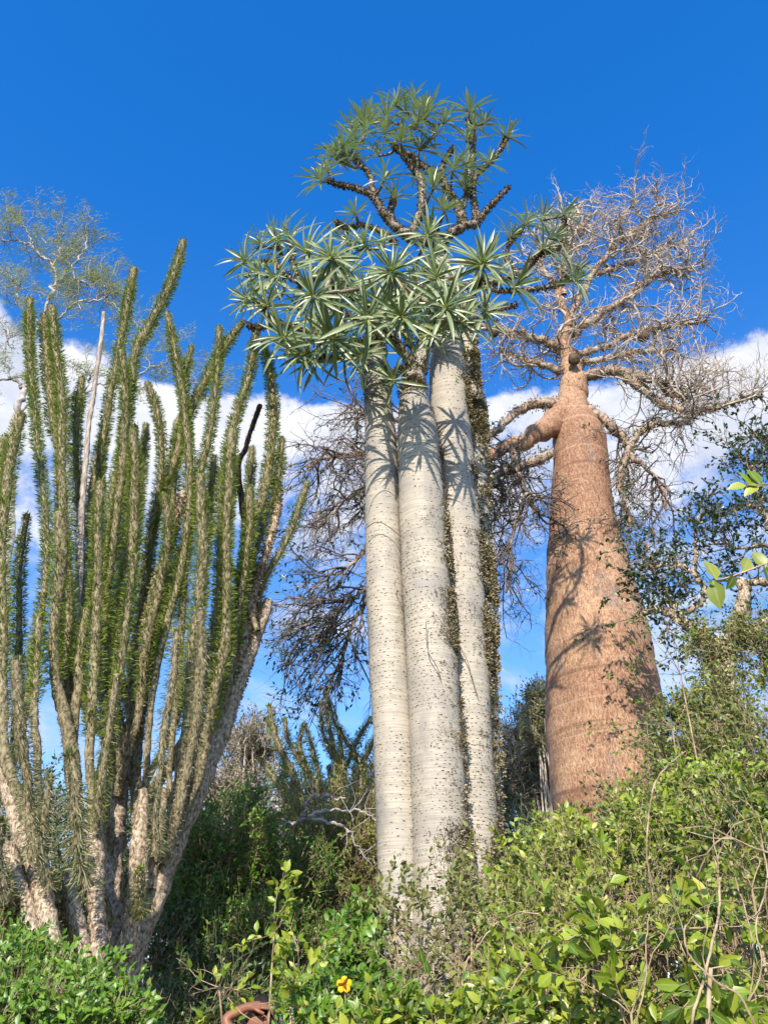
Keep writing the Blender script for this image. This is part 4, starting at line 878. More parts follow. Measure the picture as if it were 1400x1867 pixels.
# feathery tree, upper left, behind the spiny stems
def feather_tree():
    Y = 10.5; base = at(-10, 1500, Y); base[2] = 0
    T = thing('feathery_tree', 'thin crooked tree with wispy pale foliage behind the spiny stems, upper left', 'tree', base)
    Ls = [[(50,680,8,10.5),(46,715,11,10.5),(30,755,13,10.5),(22,800,13,10.5),(20,900,15,10.5),(10,1100,18,10.5),(0,1400,21,10.5),(-8,1900,28,10.5)],
          [(50,690,8,10.5),(60,630,7,10.5),(75,590,6,10.4),(90,545,6,10.3),(104,515,5,10.3),(128,490,5,10.3),(150,465,4,10.3),(158,440,3,10.3),(158,415,2,10.3)],
          [(104,515,4,10.3),(98,482,4,10.3),(80,470,3.5,10.3),(60,450,3,10.3),(35,437,2.5,10.3),(5,440,2,10.3)],
          [(98,482,3,10.3),(108,462,2.5,10.3),(110,435,2,10.3),(118,425,2,10.3)], [(75,590,4,10.4),(45,570,4,10.4),(30,530,4,10.4),(25,510,3,10.4)],
          [(70,620,5,10.4),(110,578,4.5,10.4),(140,553,4,10.4),(175,550,3.5,10.4),(195,540,3,10.4),(200,510,2,10.4)], [(190,545,3,10.4),(215,560,2.5,10.4),(245,590,2,10.4),(258,600,1.5,10.4)],
          [(135,490,3,10.3),(140,510,2.5,10.3),(170,520,2,10.3),(200,525,2,10.3)], [(46,710,7,10.5),(20,690,5,10.5),(-20,700,4,10.5)], [(22,790,6,10.5),(50,740,5,10.4),(110,730,5,10.4),(150,715,4,10.4),(170,680,3,10.4)],
          [(150,715,4,10.4),(190,700,3,10.4),(240,690,3,10.3),(290,665,3,10.3),(330,650,2,10.3)], [(290,665,2.5,10.3),(330,690,2,10.3),(365,700,1.5,10.3)], [(60,450,2.5,10.3),(50,420,2,10.3),(20,400,1.5,10.3)], [(20,690,4,10.5),(10,640,3,10.4),(20,600,2,10.4)]]
    O = limbs_on(T, Ls, 'bark_white', jit=.02, rs=.46)
    G1 = []
    for P in O[1:]:
        k = max(3, int(6 * np.linalg.norm(np.diff(P[:, :3], axis=0), axis=1).sum()))
        s_, d_, r_, _ = spawn(P[None], k, .9, .25); G1.append(walk(s_, unit(d_ + [0, 0, .2]), .65 * (.5 + rnd(k)), np.minimum(.011, r_ * .7), 8, .38, (0, 0, .06)))
    A = np.vstack(G1); s_, d_, r_, _ = spawn(A, 5, .9, .2); B = walk(s_, d_, .28 * (.5 + rnd(len(s_))), .0055, 5, .35, (0, 0, .05))
    g = G(); tubes(g, A, 4); tubes(g, B, 3); g.build('twigs', M['bark_white'], T, kind='stuff')
    # fine streaming leaflets
    Q = B[rnd(len(B)) < .8]; s_, d_, r_, _ = spawn(Q, 34, .7, .0)
    s_ = s_ + gau(len(s_), 3) * np.array([.07, .05, .03]); d_ = unit(d_ * .5 + np.array([.9, 0, .25]) + gau(len(s_), 3) * .45)
    g = G(); scatter(g, SP[0], SP[1], s_, d_, gau(len(s_), 3), .06 + .05 * rnd(len(s_)), wsc=.010); g.build('leaves', M['leaf_feather'], T, kind='stuff')
feather_tree()

# small leaved trees on the right
def right_trees():
    Y = 7.0; base = at(1330, 1600, Y); base[2] = 0
    T = thing('small_leaved_tree', 'crooked tree at the right edge with small dark leaves against the sky', 'tree', base)
    Ls = [[(1355,1060,9,6.9),(1352,1100,11,6.9),(1338,1150,13,7),(1325,1200,16,7),(1325,1300,18,7),(1330,1500,20,7),(1335,1900,26,7)],
          [(1355,1062,7,6.9),(1385,1062,7,6.9),(1430,1060,7,6.9)], [(1335,1180,12,7),(1300,1170,11,7),(1265,1150,10,7),(1235,1125,9,7),(1200,1110,7,7),(1172,1118,5,7)],
          [(1235,1125,6,7),(1270,1105,5,7),(1282,1075,5,7),(1262,1045,4,7),(1230,1030,4,7),(1190,1032,3,7),(1165,1030,2,7)], [(1262,1045,4,7),(1268,1000,3.5,7),(1268,960,3,7),(1285,930,2,7)],
          [(1340,1170,10,7),(1375,1150,9,7),(1420,1120,8,7)], [(1430,1000,5,6.9),(1395,950,4,6.8),(1380,890,4,6.8),(1370,850,3,6.8),(1345,830,2,6.8)], [(1430,935,4,6.8),(1380,925,3,6.8),(1350,922,2,6.8),(1338,935,1.5,6.8)],
          [(1430,1000,3,6.9),(1390,995,3,6.9),(1350,1000,2,6.9),(1310,990,1.5,6.9)], [(1235,1125,5,7),(1215,1080,4,7),(1190,1040,3,7),(1180,990,2,7)], [(1430,870,4,6.8),(1400,820,3,6.8),(1375,790,2,6.8)]]
    O = limbs_on(T, Ls, 'bark_all')
    G1 = []
    for P in O[1:]:
        k = max(3, int(19 * np.linalg.norm(np.diff(P[:, :3], axis=0), axis=1).sum()))
        s_, d_, r_, _ = spawn(P[None], k, 1.0, .15); G1.append(walk(s_, d_, .45 * (.5 + rnd(k)), np.minimum(.008, r_ * .7), 7, .36, (0, 0, .02)))
    A = np.vstack(G1); s_, d_, r_, _ = spawn(A, 6, .9, .2); B = walk(s_, d_, .2 * (.5 + rnd(len(s_))), .003, 5, .3, (0, 0, .02))
    g = G(); tubes(g, A, 4); tubes(g, B, 3); g.build('twigs', M['bark_branch'], T, kind='stuff')
    s_, d_, r_, _ = spawn(B[rnd(len(B)) < .75], 7, .8, .2)
    g = G(); scatter(g, DI[0], DI[1], s_, d_, gau(len(s_), 3) + [0, 0, .6], .035 + .03 * rnd(len(s_)), wsc=.06); g.build('leaves', M['leaf_small_dark'], T, kind='stuff')
right_trees()

shrub('leafy_shrub', 'tall twiggy shrub with small yellow-green leaves at the right edge, beside the baobab trunk', 'shrub',
      [(1330,1330,5.6,.45,.5,.7),(1390,1180,5.6,.35,.4,.5),(1270,1420,5.3,.3,.4,.45),(1400,1450,5.0,.5,.5,.6),(1300,1200,5.8,.25,.3,.4),(1230,1300,5.6,.15,.2,.35)],
      4200, .22, .030, 'leaf_mid', per=7, nst=30, shell=1.6, nparts=60, tmpl=OV)
# long spindly shoots in front of the baobab
def shoots(label, starts, cat='shrub', n=6, lm='leaf_mid', ll=.03, name='young_shrub', group=None, per=16, dirb=(0, 0, .1), length=.8, nparts=60, tm='vine'):
    P0 = []
    b = at(*starts[0]); base = b * np.array([1, 1, 0])
    T = thing(name, label, cat, base, group); g = G()
    S_ = np.array([at(*s) for s in starts]); P = []
    for s in S_:
        a = base + gau(3) * [.08, .08, 0]
        m = (a + s) / 2 + gau(3) * .05; tube(g, catmull([list(a) + [.008], list(m) + [.006], list(s) + [.004]], 12), 5)
        P.append(walk(np.repeat(s[None], n, 0), unit(np.array(dirb) + gau(n, 3) * .55), length * (.4 + .8 * rnd(n)), .0026, 9, .16, (0, 0, .03)))
    P = np.vstack(P); tubes(g, P, 4)
    s2, d2, r2, m2 = spawn(P, 4, .6, .2); Q = walk(s2, d2, length * .22, .0014, 5, .2); tubes(g, Q, 3)
    g.build('twigs', M[tm], T, kind='stuff')
    PP = [spawn(P, per, .7, .2), spawn(Q, max(3, per // 3), .7, .1)]
    s_ = np.vstack([q[0] for q in PP]); d_ = np.vstack([q[1] for q in PP]); N = len(s_)
    sc = ll * (.6 + .8 * rnd(N)); nr = np.array([0, -.3, .6]) + gau(N, 3) * .6
    kp = ~cleared(s_); s_, d_, sc, nr = s_[kp], d_[kp], sc[kp], nr[kp]
    o_ = np.argsort(-sc); near = o_[:nparts]; rest = o_[nparts:]
    leafparts(T, near, s_, d_, nr, sc, OV, 1.0, M[lm])
    g = G(); scatter(g, OV[0], OV[1], s_[rest], d_[rest], nr[rest], sc[rest], uv=OV[2], smooth=True); g.build('leaves', M[lm], T, kind='stuff')
    return T
shoots('spindly green shoots reaching left across the lower baobab trunk', [(1225,1330,4.6),(1215,1420,4.5),(1240,1230,4.7)], dirb=(-.7, 0, .35), n=7, length=.5, ll=.026, per=12)

# foreground hedge on the right (several plants)
HG = 'tangled shrubs in the right foreground'
shrub('foreground_shrub', 'olive small-leaved thicket in the right foreground below the baobab', 'shrub',
      [(1080,1660,4.2,.55,.5,.38),(1180,1700,3.8,.5,.45,.40),(1290,1620,4.2,.5,.5,.45),(1100,1850,3.6,.6,.5,.5),(1280,1850,3.5,.6,.5,.5)], 6000, .15, .023, 'leaf_mid', per=10, nst=10, sr=.006, nparts=60, tmpl=OV, group=HG)
shrub('foreground_shrub', 'glossy broad-leaved yellow-green shrub at the bottom right corner', 'shrub',
      [(1370,1800,2.9,.24,.25,.24),(1290,1850,2.8,.22,.25,.18),(1395,1650,3.1,.14,.2,.18)], 170, .22, .070, 'leaf_bright', per=7, nst=14, sr=.009, nparts=220, tmpl=OV, lw=.42, droop=.12, group=HG)
shrub('foreground_shrub', 'bright yellow-green leafy shrub along the bottom, right of the pale trunk base', 'shrub',
      [(990,1830,3.5,.3,.35,.26),(1070,1860,3.2,.35,.3,.22),(930,1900,3.3,.25,.3,.2)], 1300, .18, .038, 'leaf_bright', per=7, nst=18, nparts=200, tmpl=OV, group=HG)
shrub('foreground_shrub', 'lime-tipped bush rising in front of the baobab foot', 'shrub',
      [(1130,1560,4.6,.4,.4,.22),(1220,1500,4.5,.35,.35,.22),(1040,1600,4.7,.3,.35,.22),(1300,1480,4.4,.3,.3,.25)], 1900, .18, .036, 'leaf_bright', per=7, nst=18, nparts=160, tmpl=OV, group=HG)
shrub('foreground_shrub', 'sprawling mid-green bush between the pale trunks and the baobab', 'shrub',
      [(975,1610,5.3,.28,.4,.3),(985,1720,4.9,.35,.4,.34),(1010,1540,5.6,.25,.3,.25)], 2600, .18, .035, 'leaf_fern', per=8, nst=18, nparts=60, tmpl=OV, group=HG)
# dry vines across the hedge
def vines():
    V = [([(990,1867,4,2.7),(1020,1790,4,2.75),(1045,1730,4,2.8),(1060,1690,3.5,2.85)], 0)]
    lst = [[(1260,1900,5,2.5),(1275,1830,5,2.5),(1290,1765,5,2.5),(1302,1700,4.5,2.55),(1310,1640,4,2.6),(1305,1590,3.5,2.65),(1295,1560,3,2.7)],
           [(1380,1880,5,2.4),(1350,1820,4,2.4),(1300,1790,4,2.45),(1250,1740,3,2.5),(1245,1690,3,2.55)], [(1410,1560,4,2.5),(1370,1545,4,2.5),(1320,1530,3.5,2.5),(1290,1560,3,2.55),(1270,1600,2.5,2.6)],
           [(1250,1370,2.5,3.4),(1215,1400,3,3.4),(1190,1440,3,3.4),(1180,1490,3,3.4),(1175,1560,3,3.4),(1185,1650,3,3.4)], [(905,1870,3,3.0),(935,1800,3,3.0),(965,1755,3,3.05),(1000,1715,3,3.1),(1050,1670,2.5,3.2)],
           [(845,1760,3,3.3),(880,1715,3,3.3),(905,1690,3,3.3),(940,1670,3,3.3),(985,1668,2.5,3.3)], [(828,1850,2.5,3.3),(838,1800,2.5,3.3),(855,1740,2,3.3)], [(1385,1520,3,2.6),(1400,1600,3,2.6),(1380,1680,3,2.6),(1392,1760,3,2.6),(1370,1830,3,2.6)],
           [(1130,1700,3,2.9),(1190,1690,3,2.85),(1250,1700,3.5,2.8),(1330,1690,3,2.8),(1410,1680,3,2.8)], [(1340,1600,3,2.7),(1362,1680,3,2.7),(1370,1760,3,2.7),(1355,1850,3,2.7)], [(1160,1867,3,2.7),(1175,1800,3,2.7),(1178,1720,2.5,2.75),(1186,1660,2,2.8)]]
    for i, l in enumerate(lst):
        p = at(l[0][0], l[0][1], l[0][3])
    base = at(1290, 1850, 2.6) * np.array([1, 1, 0])
    T = thing('dry_vine', 'bare pinkish-brown vine stems twisting up over the right foreground bushes', 'vine', base)
    for l in lst:
        P = trace(l, 8 * len(l)); P[:, :3] += np.cumsum(gau(len(P), 3) * .0011, axis=0); P[:, 3] *= .5; g = G(); tube(g, P, 7, bump=.05)
        s_, d_, r_, _ = spawn(P[None], 3, .7, .2); Q = walk(s_, d_, .22, .0022, 7, .25, (0, 0, .03)); tubes(g, Q, 3)
        g.build('vine_stem', M['vine'], T)
    g = G(); P = trace([(1295,1765,4,2.5),(1290,1870,5,2.5),(1285,2300,6,2.5)], 10); tube(g, P, 7); g.build('vine_stem', M['vine'], T)
vines()

# low sparse plants before the pale trunk
shoots('thin twiggy sapling with scattered leaves standing before the base of the pale trunks', [(790,1790,4.2),(740,1780,4.2),(830,1760,4.2),(720,1700,4.2),(860,1700,4.2),(800,1700,4.3),(760,1840,4.0),(830,1850,3.9)], n=12, length=.42, ll=.032, dirb=(0, 0, .75), lm='leaf_olive', per=14, nparts=200)
shrub('foreground_shrub', 'broad-leaved bright green bush left of the pale trunk base', 'shrub',
      [(650,1770,4.3,.24,.3,.22),(690,1810,4.1,.2,.3,.2),(590,1850,4.0,.24,.3,.14),(650,1900,3.7,.4,.3,.18),(660,1700,4.5,.14,.2,.14)], 1500, .16, .042, 'leaf_fresh', per=7, nst=26, nparts=290, tmpl=OV)
shrub('foreground_shrub', 'low leafy sprigs crossing the bottom edge in front of the pale trunk base', 'shrub',
      [(760,1890,3.2,.4,.25,.15),(860,1880,3.1,.3,.25,.16)], 420, .16, .045, 'leaf_bright', per=7, nst=10, nparts=140, tmpl=OV)
shoots('loose arching sprigs of rounded leaves in the gap above the hidden person', [(545,1780,3.7),(500,1700,3.9),(400,1800,3.7),(530,1830,3.6)], n=6, length=.3, ll=.042, dirb=(0, -.1, .5), lm='leaf_bright', per=9, nparts=90)
for lab, st_, n_, ll_, lm_ in [('upright lime-green shoots poking out of the hedge below the baobab foot', [(1195,1560,3.9),(1120,1600,4.0),(1250,1540,3.9)], 5, .045, 'leaf_bright'),
    ('long-leaved light green sprig in the middle of the right foreground hedge', [(1120,1790,2.9),(1080,1740,3.0),(1150,1850,2.8)], 5, .052, 'leaf_bright'),
    ('reddish twiggy shoots with few leaves at the right edge above the corner shrub', [(1370,1620,3.0),(1330,1560,3.2),(1395,1560,3.0)], 7, .035, 'leaf_mid'),
    ('leafy shoots leaning over the dark gap right of the pale trunk base', [(960,1650,4.0),(925,1720,3.9),(1000,1620,4.1)], 6, .038, 'leaf_bright')]:
    shoots(lab, st_, n=n_, length=.32, ll=ll_, dirb=(0, -.15, .6), lm=lm_, per=9, nparts=70)
# bottom left
shrub('foreground_shrub', 'dense bright green small-leaved bush in the bottom left corner', 'shrub',
      [(30,1830,3.7,.34,.35,.2),(130,1870,3.5,.26,.3,.2),(10,1755,4.0,.2,.3,.13),(170,1890,3.3,.2,.25,.17),(90,1800,3.9,.18,.25,.12),(0,1900,3.3,.3,.3,.22)], 4200, .13, .030, 'leaf_fresh', per=8, nst=26, nparts=290, tmpl=OV)
shrub('background_shrub', 'pale thin-leaved weed bush at the far left edge under the leaning stems', 'shrub', [(10,1640,4.6,.3,.3,.2),(40,1690,4.7,.3,.3,.2)], 900, .2, .035, 'leaf_olive', per=7, nst=10)
# middle distance
shrub('background_shrub', 'dark fine-leaved bush between the forked spiny trunk and the pale trunks', 'shrub',
      [(420,1540,7.0,.5,.5,.4),(430,1560,7.5,.55,.6,.5),(360,1650,7.3,.6,.6,.6),(500,1680,7.3,.6,.6,.6),(440,1780,7.0,.8,.6,.6),(330,1560,8.0,.4,.5,.5),(460,1500,7.8,.35,.5,.35)], 10500, .2, .034, 'leaf_fresh', per=8, nst=26, shell=2.6)
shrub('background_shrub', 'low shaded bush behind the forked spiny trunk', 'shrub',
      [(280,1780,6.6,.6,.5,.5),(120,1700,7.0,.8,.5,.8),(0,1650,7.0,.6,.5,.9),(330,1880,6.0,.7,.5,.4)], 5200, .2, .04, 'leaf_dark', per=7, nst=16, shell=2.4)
shrub('background_shrub', 'dry grey-green thicket under the distant spiny tree', 'shrub',
      [(560,1500,9.0,.6,.6,.5),(640,1560,8.6,.6,.6,.6),(580,1620,8.3,.7,.6,.6),(670,1480,9.2,.4,.5,.6)], 5200, .26, .036, 'leaf_mid', per=7, nst=30, sr=.014, trad=.004)
shrub('background_tree', 'wispy grey-leaved tree against the sky just right of the leftmost scaly limb', 'tree',
      [(455,1360,12,.55,.5,.5),(440,1430,12,.7,.5,.5),(480,1320,12.3,.3,.4,.25),(400,1450,12,.5,.5,.4)], 1500, .4, .045, 'leaf_grey', per=7, nst=26, sr=.03, trad=.006, tm='bark_twig')
shrub('background_tree', 'grey-brown twiggy tree between the pale trunks and the baobab', 'tree',
      [(960,1360,12,.55,.6,.6),(990,1310,12.2,.35,.5,.45),(940,1430,12,.7,.6,.5),(1000,1420,12,.5,.5,.5)], 3400, .4, .045, 'leaf_grey', per=6, nst=36, sr=.03, trad=.006, tm='bark_twig')
shrub('background_tree', 'green-tinged tree top touching the left side of the baobab trunk', 'tree', [(985,1290,11,.30,.4,.28),(975,1340,11,.3,.4,.3)], 650, .3, .05, 'leaf_olive', per=7, nst=10, sr=.02, trad=.005, tm='bark_twig')
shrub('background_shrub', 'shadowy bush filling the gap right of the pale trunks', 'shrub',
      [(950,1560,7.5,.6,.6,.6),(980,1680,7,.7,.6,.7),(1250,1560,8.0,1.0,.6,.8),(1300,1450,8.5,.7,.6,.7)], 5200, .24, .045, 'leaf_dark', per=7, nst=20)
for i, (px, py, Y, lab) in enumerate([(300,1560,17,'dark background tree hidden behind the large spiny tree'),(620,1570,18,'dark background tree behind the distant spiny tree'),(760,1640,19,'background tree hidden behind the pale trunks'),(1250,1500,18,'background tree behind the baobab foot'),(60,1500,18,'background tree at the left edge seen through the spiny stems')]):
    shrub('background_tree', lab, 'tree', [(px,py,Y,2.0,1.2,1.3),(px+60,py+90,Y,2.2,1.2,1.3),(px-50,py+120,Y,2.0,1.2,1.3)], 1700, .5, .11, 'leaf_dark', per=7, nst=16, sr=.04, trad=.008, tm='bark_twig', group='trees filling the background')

# pale dead branch lying in front of the distant spiny tree
def dead_branch():
    b = at(510, 1530, 7.6) * np.array([1, 1, 0]); T = thing('dead_branch', 'forked pale dead branch arching over the dry thicket left of the pale trunks', 'branch', b)
    O = limbs_on(T, [[(508,1512,6,7.6),(530,1502,4,7.6),(565,1492,3.5,7.6),(600,1498,3,7.6),(625,1508,2.5,7.6),(645,1530,2,7.6),(660,1560,1.5,7.6)],[(560,1492,3,7.6),(590,1480,2.5,7.6),(625,1478,2,7.6),(660,1482,1.5,7.6),(690,1495,1.5,7.6)],
                     [(555,1490,2.5,7.6),(560,1465,2.5,7.6),(590,1452,2,7.6),(630,1452,1.5,7.6)],[(508,1512,6,7.6),(506,1600,7,7.6),(505,1800,9,7.6)]], 'bark_white', 6)
    s_, d_, r_, _ = spawn(np.array([catmull(o, 24) for o in O[:3]]), 8, .8, .2); g = G(); tubes(g, walk(s_, d_, .35, .005, 7, .25), 3); g.build('twigs', M['bark_white'], T, kind='stuff')
dead_branch()

# near sprig of large leaves, right edge
def big_sprig(label, ctrl, leaves, Y, lm='leaf_mid'):
    b = at(ctrl[0][0], ctrl[0][1], Y) * np.array([1, 1, 0]); T = thing('leafy_sprig', label, 'plant', b)
    g = G(); tube(g, trace([(x, y, 1.6, Y) for x, y in ctrl], 16), 6)
    x0, y0 = ctrl[0]; a = at(x0, y0, Y); tube(g, catmull([[a[0] + .3, a[1] + .1, 0, .008], [a[0] + .2, a[1] + .05, a[2] * .6, .006], list(a) + [.003]], 16), 6)
    g.build('stalk', M['vine'], T)
    P = np.array([at(x, y, Y) for x, y, *_ in leaves]); D_ = np.array([at(x + dx, y + dy, Y) for x, y, dx, dy, f in leaves]) - P
    L_ = np.linalg.norm(D_, axis=1); N_ = np.array([[f, -1, .35] for *_, f in leaves])
    SVo = OV; leafparts(T, np.arange(len(P)), P, D_, N_, L_, OV, 1.15, M[lm])
big_sprig('few large pointed leaves hanging on a thin stalk at the right edge against the sky', [(1420,1020),(1390,1030),(1350,1045),(1320,1055),(1305,1058)],
          [(1305,1058,-16,-42,.2),(1300,1058,10,50,-.6),(1352,1042,18,-28,.5),(1395,1035,-22,-34,-.3),(1392,1030,18,36,.3),(1338,1048,-10,26,.9),(1288,1062,20,4,.2)], 2.2)
big_sprig('small spray of long bright leaves at the right edge above the pale limb', [(1420,880),(1385,884),(1360,885)],
          [(1360,885,-34,2,.2),(1365,884,-16,-30,.4),(1385,884,-20,-34,.2),(1380,886,-24,14,-.3),(1362,884,38,-8,.2)], 2.6, 'leaf_bright')

# ------------------------------------------------------------------ white building seen through the leaves
def box(g, a, b, mi=0):
    a = np.minimum(a, b).astype(float), np.maximum(a, b).astype(float); lo_, hi_ = a
    V = [[(lo_, hi_)[i & 1][0], (lo_, hi_)[i >> 1 & 1][1], (lo_, hi_)[i >> 2 & 1][2]] for i in range(8)]
    g.add(V, [[0, 2, 3, 1], [4, 5, 7, 6], [0, 1, 5, 4], [2, 6, 7, 3], [0, 4, 6, 2], [1, 3, 7, 5]], 0, None, mi, False)
def house(label, px0, px1, pyt, Y):
    a = at(px0, pyt, Y); b = at(px1, pyt, Y); h = a[2]; base = np.array([(a[0] + b[0]) / 2, Y + 2, 0])
    T = thing('white_building', label, 'building', base)
    g = G(); box(g, [a[0], Y, -.1], [b[0], Y + 4, h]); g.build('wall', M['white'], T)
    g = G(); box(g, [a[0] - .15, Y - .15, h + .002], [b[0] + .15, Y + 4.15, h + .18]); g.build('roof', M['white'], T)
    n = max(1, int((b[0] - a[0]) / 2.2))
    for i in range(n):
        x = a[0] + (i + .5) * (b[0] - a[0]) / n
        g = G(); w = .45
        for q in ((-w - .06, -w), (w, w + .06)): box(g, [x + q[0], Y - .04, 1.0], [x + q[1], Y - .002, 2.2])
        box(g, [x - w, Y - .04, .94], [x + w, Y - .002, 1.0]); box(g, [x - w, Y - .04, 2.2], [x + w, Y - .002, 2.26])
        f = g.build('window', M['white'], T); g = G(); box(g, [x - w, Y - .02, 1.0], [x + w, Y - .004, 2.2]); g.build('pane', M['glass'], f)
house('whitewashed building glimpsed through foliage at the left foot of the baobab', 985, 1120, 1448, 21)
house('white building showing in specks through the bushes left of the distant spiny tree', 385, 520, 1462, 22)

# ------------------------------------------------------------------ yellow flower
def flower():
    c = at(628, 1797, 3.55); base = c * np.array([1, 1, 0]); T = thing('yellow_flower', 'single yellow cupped flower with brown throat in the bush left of the pale trunks', 'flower', base)
    f = unit(np.array([-.05, -1, .25])); a = unit(np.cross(f, [0, 0, 1])); b = np.cross(a, f)
    for i in range(5):
        g = G(); t0 = i * 2 * math.pi / 5 + .3; V = []; n = 6
        for u in range(n):
            for v in range(5):
                r = .031 * (u / (n - 1)); w = (v / 4 - .5) * 1.45 * (math.sin(math.pi * min(1, .25 + .62 * u / (n - 1))) if u else .0)
                V.append(c + (a * math.cos(t0 + w) + b * math.sin(t0 + w)) * r + f * (.016 * (u / (n - 1)) ** .7 + .006 * math.cos(w * 3) - .01 * (u == n - 1) + .0012 * i))
        F = [[u * 5 + v, u * 5 + v + 1, u * 5 + v + 6, u * 5 + v + 5] for u in range(n - 1) for v in range(4)]
        g.add(V, F); g.build('petal', M['petal'], T)
    g = G(); P = catmull([list(c + f * .004) + [.008], list(c + f * .014) + [.007], list(c + f * .024) + [.003]], 6); tube(g, P, 10)
    for i in range(3):
        t = i * 2.1; d = a * math.cos(t) + b * math.sin(t); tube(g, catmull([list(c + f * .014) + [.005], list(c + f * .021 + d * .012) + [.005], list(c + f * .024 + d * .024) + [.002]], 6), 6)
    g.build('throat', M['throat'], T)
    g = G(); tube(g, catmull([list(c) + [.003], list(c + [.02, .03, -.3]) + [.004], list(base + [.03, .05, 0]) + [.005]], 12), 6); g.build('stalk', M['vine'], T)
flower()

# ------------------------------------------------------------------ person at the bottom edge
def skinmesh(name, joints, edges, material, T, root=0, sub=2):
    base = np.array(T['_b']); me = bpy.data.meshes.new(name)
    me.from_pydata([tuple(np.array(j[:3]) - base) for j in joints], edges, [])
    o = bpy.data.objects.new(name, me); COL.objects.link(o); o.parent = T
    md = o.modifiers.new('skin', 'SKIN'); md.use_smooth_shade = True
    for i, j in enumerate(joints):
        v = me.skin_vertices[0].data[i]; r = j[3]; v.radius = r if isinstance(r, tuple) else (r, r); v.use_root = (i == root)
    s = o.modifiers.new('sub', 'SUBSURF'); s.levels = sub; s.render_levels = sub
    me.materials.append(material)
    return o
def person():
    Y = 5.4; hc = at(476, 1862, Y)          # head centre; faces left (-x) and a little to the camera
    X, Z = hc[0], hc[2]; base = np.array([X + .02, Y, 0]); fl = 0.0
    T = thing('person', 'person half hidden in the bushes, bare arm raised over the forehead', 'person', base)
    sh = Z - .30
    F = unit(np.array([-1, -.25, 0])); R_ = np.array([F[1], -F[0], 0]) * -1   # R_: towards the camera side shoulder
    R_ = np.array([.25, -1, 0]) / 1.03
    def p(f, s, z): q = np.array([X + .03, Y, 0]) + F * f + R_ * s; return [q[0], q[1], z]
    elbow = at(408, 1858, Y - .16); wrist = at(452, 1835, Y - .12)
    pm = at(470, 1834, Y - .10); fw = unit(pm - wrist); dn = np.array([0, .35, -1.0]); dn = unit(dn - fw * (dn @ fw)); sd = np.cross(fw, dn)
    J = [p(0, 0, .93) + [(.15, .12)], p(0, 0, 1.12) + [(.14, .10)], p(0, 0, sh - .05) + [(.17, .11)], p(0, 0, sh + .06) + [.062], p(.01, 0, sh + .15) + [.058],
         p(.0, .17, sh) + [.062], list(elbow) + [.034], list(wrist) + [.023],
         p(0, -.17, sh) + [.062], p(-.02, -.23, sh - .30) + [.045], p(.06, -.22, sh - .54) + [.030],
         p(0, .09, .88) + [.095], p(.02, .10, .48) + [.062], p(0, .10, .08) + [.042], p(.17, .11, .035) + [.035],
         p(0, -.09, .88) + [.095], p(.02, -.10, .48) + [.062], p(0, -.10, .08) + [.042], p(.17, -.11, .035) + [.035], list(wrist + fw * .04) + [(.033, .019)], list(wrist + fw * .088) + [(.038, .016)]]
    E = [(0, 1), (1, 2), (2, 3), (3, 4), (2, 5), (5, 6), (6, 7), (2, 8), (8, 9), (9, 10), (0, 11), (11, 12), (12, 13), (13, 14), (0, 15), (15, 16), (16, 17), (17, 18), (7, 19), (19, 20)]
    skinmesh('body', J, E, M['skin'], T)
    # clothing over the trunk and legs
    skinmesh('shirt', [p(0, 0, .90) + [(.165, .135)], p(0, 0, 1.12) + [(.155, .118)], p(0, 0, sh - .05) + [(.185, .125)], p(0, 0, sh + .05) + [.075], p(0, .16, sh + .005) + [.074], p(0, -.16, sh + .005) + [.074], p(-.01, -.20, sh - .14) + [.066]],
             [(0, 1), (1, 2), (2, 3), (2, 4), (2, 5), (5, 6)], M['shirt'], T)
    skinmesh('trousers', [p(0, 0, .94) + [(.16, .13)], p(0, .09, .86) + [.11], p(.02, .10, .48) + [.08], p(0, .10, .12) + [.06], p(0, -.09, .86) + [.11], p(.02, -.10, .48) + [.08], p(0, -.10, .12) + [.06]],
             [(0, 1), (1, 2), (2, 3), (0, 4), (4, 5), (5, 6)], M['trousers'], T)
    # head: profile-shaped ellipsoid with nose, brow, chin
    nth, nph = 34, 44; g = G(); V = []
    hX = np.array([X, Y, Z])
    for i in range(nth):
        th = math.pi * i / (nth - 1)
        for j in range(nph):
            ph = 2 * math.pi * j / nph
            x = math.sin(th) * math.cos(ph); y = math.sin(th) * math.sin(ph); z = math.cos(th)
            f, s, u = x * .098, y * .076, z * .122
            if z < 0: s *= 1 + .25 * z; f *= 1 + .12 * z * (1 if x < 0 else .2)
            fr = max(0, x)
            f += .022 * fr ** 4 * math.exp(-((z + .12) / .13) ** 2) * math.exp(-(y / .22) ** 2)      # nose
            f += .007 * fr ** 3 * math.exp(-((z - .16) / .10) ** 2)                                   # brow
            f -= .010 * fr * math.exp(-((z - .02) / .07) ** 2) * math.exp(-((abs(y) - .35) / .15) ** 2)  # sockets
            f += .007 * fr ** 4 * math.exp(-((z + .48) / .07) ** 2) * math.exp(-(y / .35) ** 2)       # lips
            f += .010 * fr ** 2 * math.exp(-((z + .80) / .14) ** 2)
            q = hX + F * f + R_ * s; V.append([q[0], q[1], q[2] + u])
    Fc = [[i * nph + j, (i + 1) * nph + j, (i + 1) * nph + (j + 1) % nph, i * nph + (j + 1) % nph] for i in range(nth - 1) for j in range(nph)]
    g.add(V, Fc); hd = g.build('head', M['skin'], T)
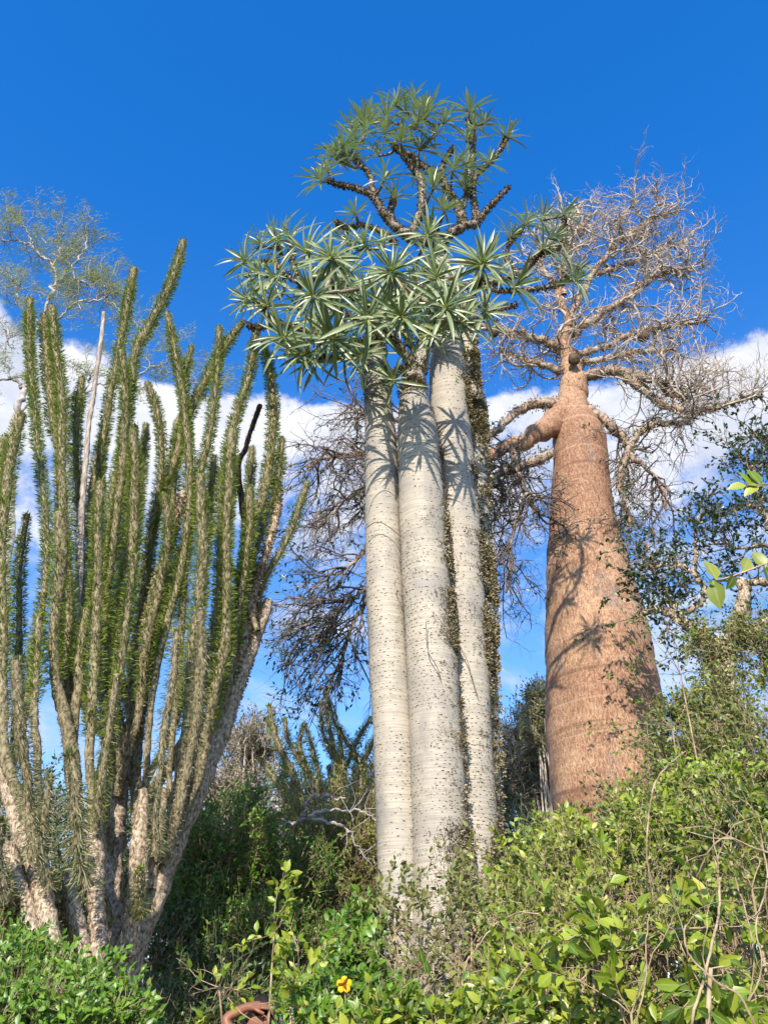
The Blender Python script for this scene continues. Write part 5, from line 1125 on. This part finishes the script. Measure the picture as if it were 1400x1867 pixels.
    for sgn in (1, -1):   # ears
        g = G()
        c = hX + R_ * .076 * sgn + F * -.008 + np.array([0, 0, -.005]); t = np.linspace(-2.3, 2.3, 11)
        P = np.array([list(c + F * (-.006 - .017 * math.cos(a)) + np.array([0, 0, .032 * math.sin(a * .68)]) + R_ * sgn * .010) + [.0065] for a in t]); tube(g, P, 7)
        P = np.array([list(c + np.array([0, 0, .02 * q]) + F * -.010 + R_ * sgn * .002) + [.014 - .004 * abs(q)] for q in np.linspace(-1, 1, 6)]); tube(g, P, 8)
        g.build('ear', M['skin'], hd)
    for sgn in (1, -1):
        g = G()
        c = hX + F * .083 + R_ * .030 * sgn + np.array([0, 0, .003]); P = np.array([list(c + R_ * q) + [.011 * math.sqrt(max(.02, 1 - (q / .012) ** 2))] for q in np.linspace(-.0118, .0118, 8)]); tube(g, P, 10)
        g.build('eye', M['eye'], hd)
    # short cropped hair cap
    g = G(); V = []; idx = {}
    for i in range(20):
        for j in range(nph):
            ph = 2 * math.pi * j / nph; lim = 1.02 if math.cos(ph) > .45 else (1.35 if math.cos(ph) > -.1 else 2.15)
            th = lim * i / 19; x = math.sin(th) * math.cos(ph); y = math.sin(th) * math.sin(ph); z = math.cos(th)
            q = hX + F * x * .105 + R_ * y * .0825 * (1 + (.22 * z if z < 0 else 0)); V.append([q[0], q[1], q[2] + z * .130])
    V = np.array(V) + gau(len(V), 3) * .0012
    g.add(V, [[i * nph + j, (i + 1) * nph + j, (i + 1) * nph + (j + 1) % nph, i * nph + (j + 1) % nph] for i in range(19) for j in range(nph)]); g.build('hair', M['hair'], hd)
    # hand resting on the forehead: palm plus five fingers
    kn = wrist + fw * .085
    for q, (o_, ln) in enumerate(((-.030, .066), (-.010, .076), (.010, .072), (.029, .056))):
        a0 = kn + sd * o_ - fw * .015; a1 = kn + sd * o_ * 1.05 + fw * ln * .45 + dn * .006; a2 = a1 + fw * ln * .30 + dn * .014; a3 = a2 + fw * ln * .14 + dn * .020
        skinmesh('finger', [list(a0) + [.009], list(a1) + [.009], list(a2) + [.0082], list(a3) + [.007]], [(0, 1), (1, 2), (2, 3)], M['skin'], T)
    a0 = wrist + fw * .03 - sd * .020; a1 = a0 + fw * .025 - sd * .026 + dn * .012; a2 = a1 + fw * .034 - sd * .008 + dn * .012
    skinmesh('thumb', [list(a0) + [.011], list(a1) + [.010], list(a2) + [.008]], [(0, 1), (1, 2)], M['skin'], T)
person()

for o in list(bpy.data.objects):
    if '_b' in o.keys(): del o['_b']
print('OBJS', len(bpy.data.objects), 'tris ~', sum(len(m.loops) - 2 * len(m.polygons) for m in bpy.data.meshes))
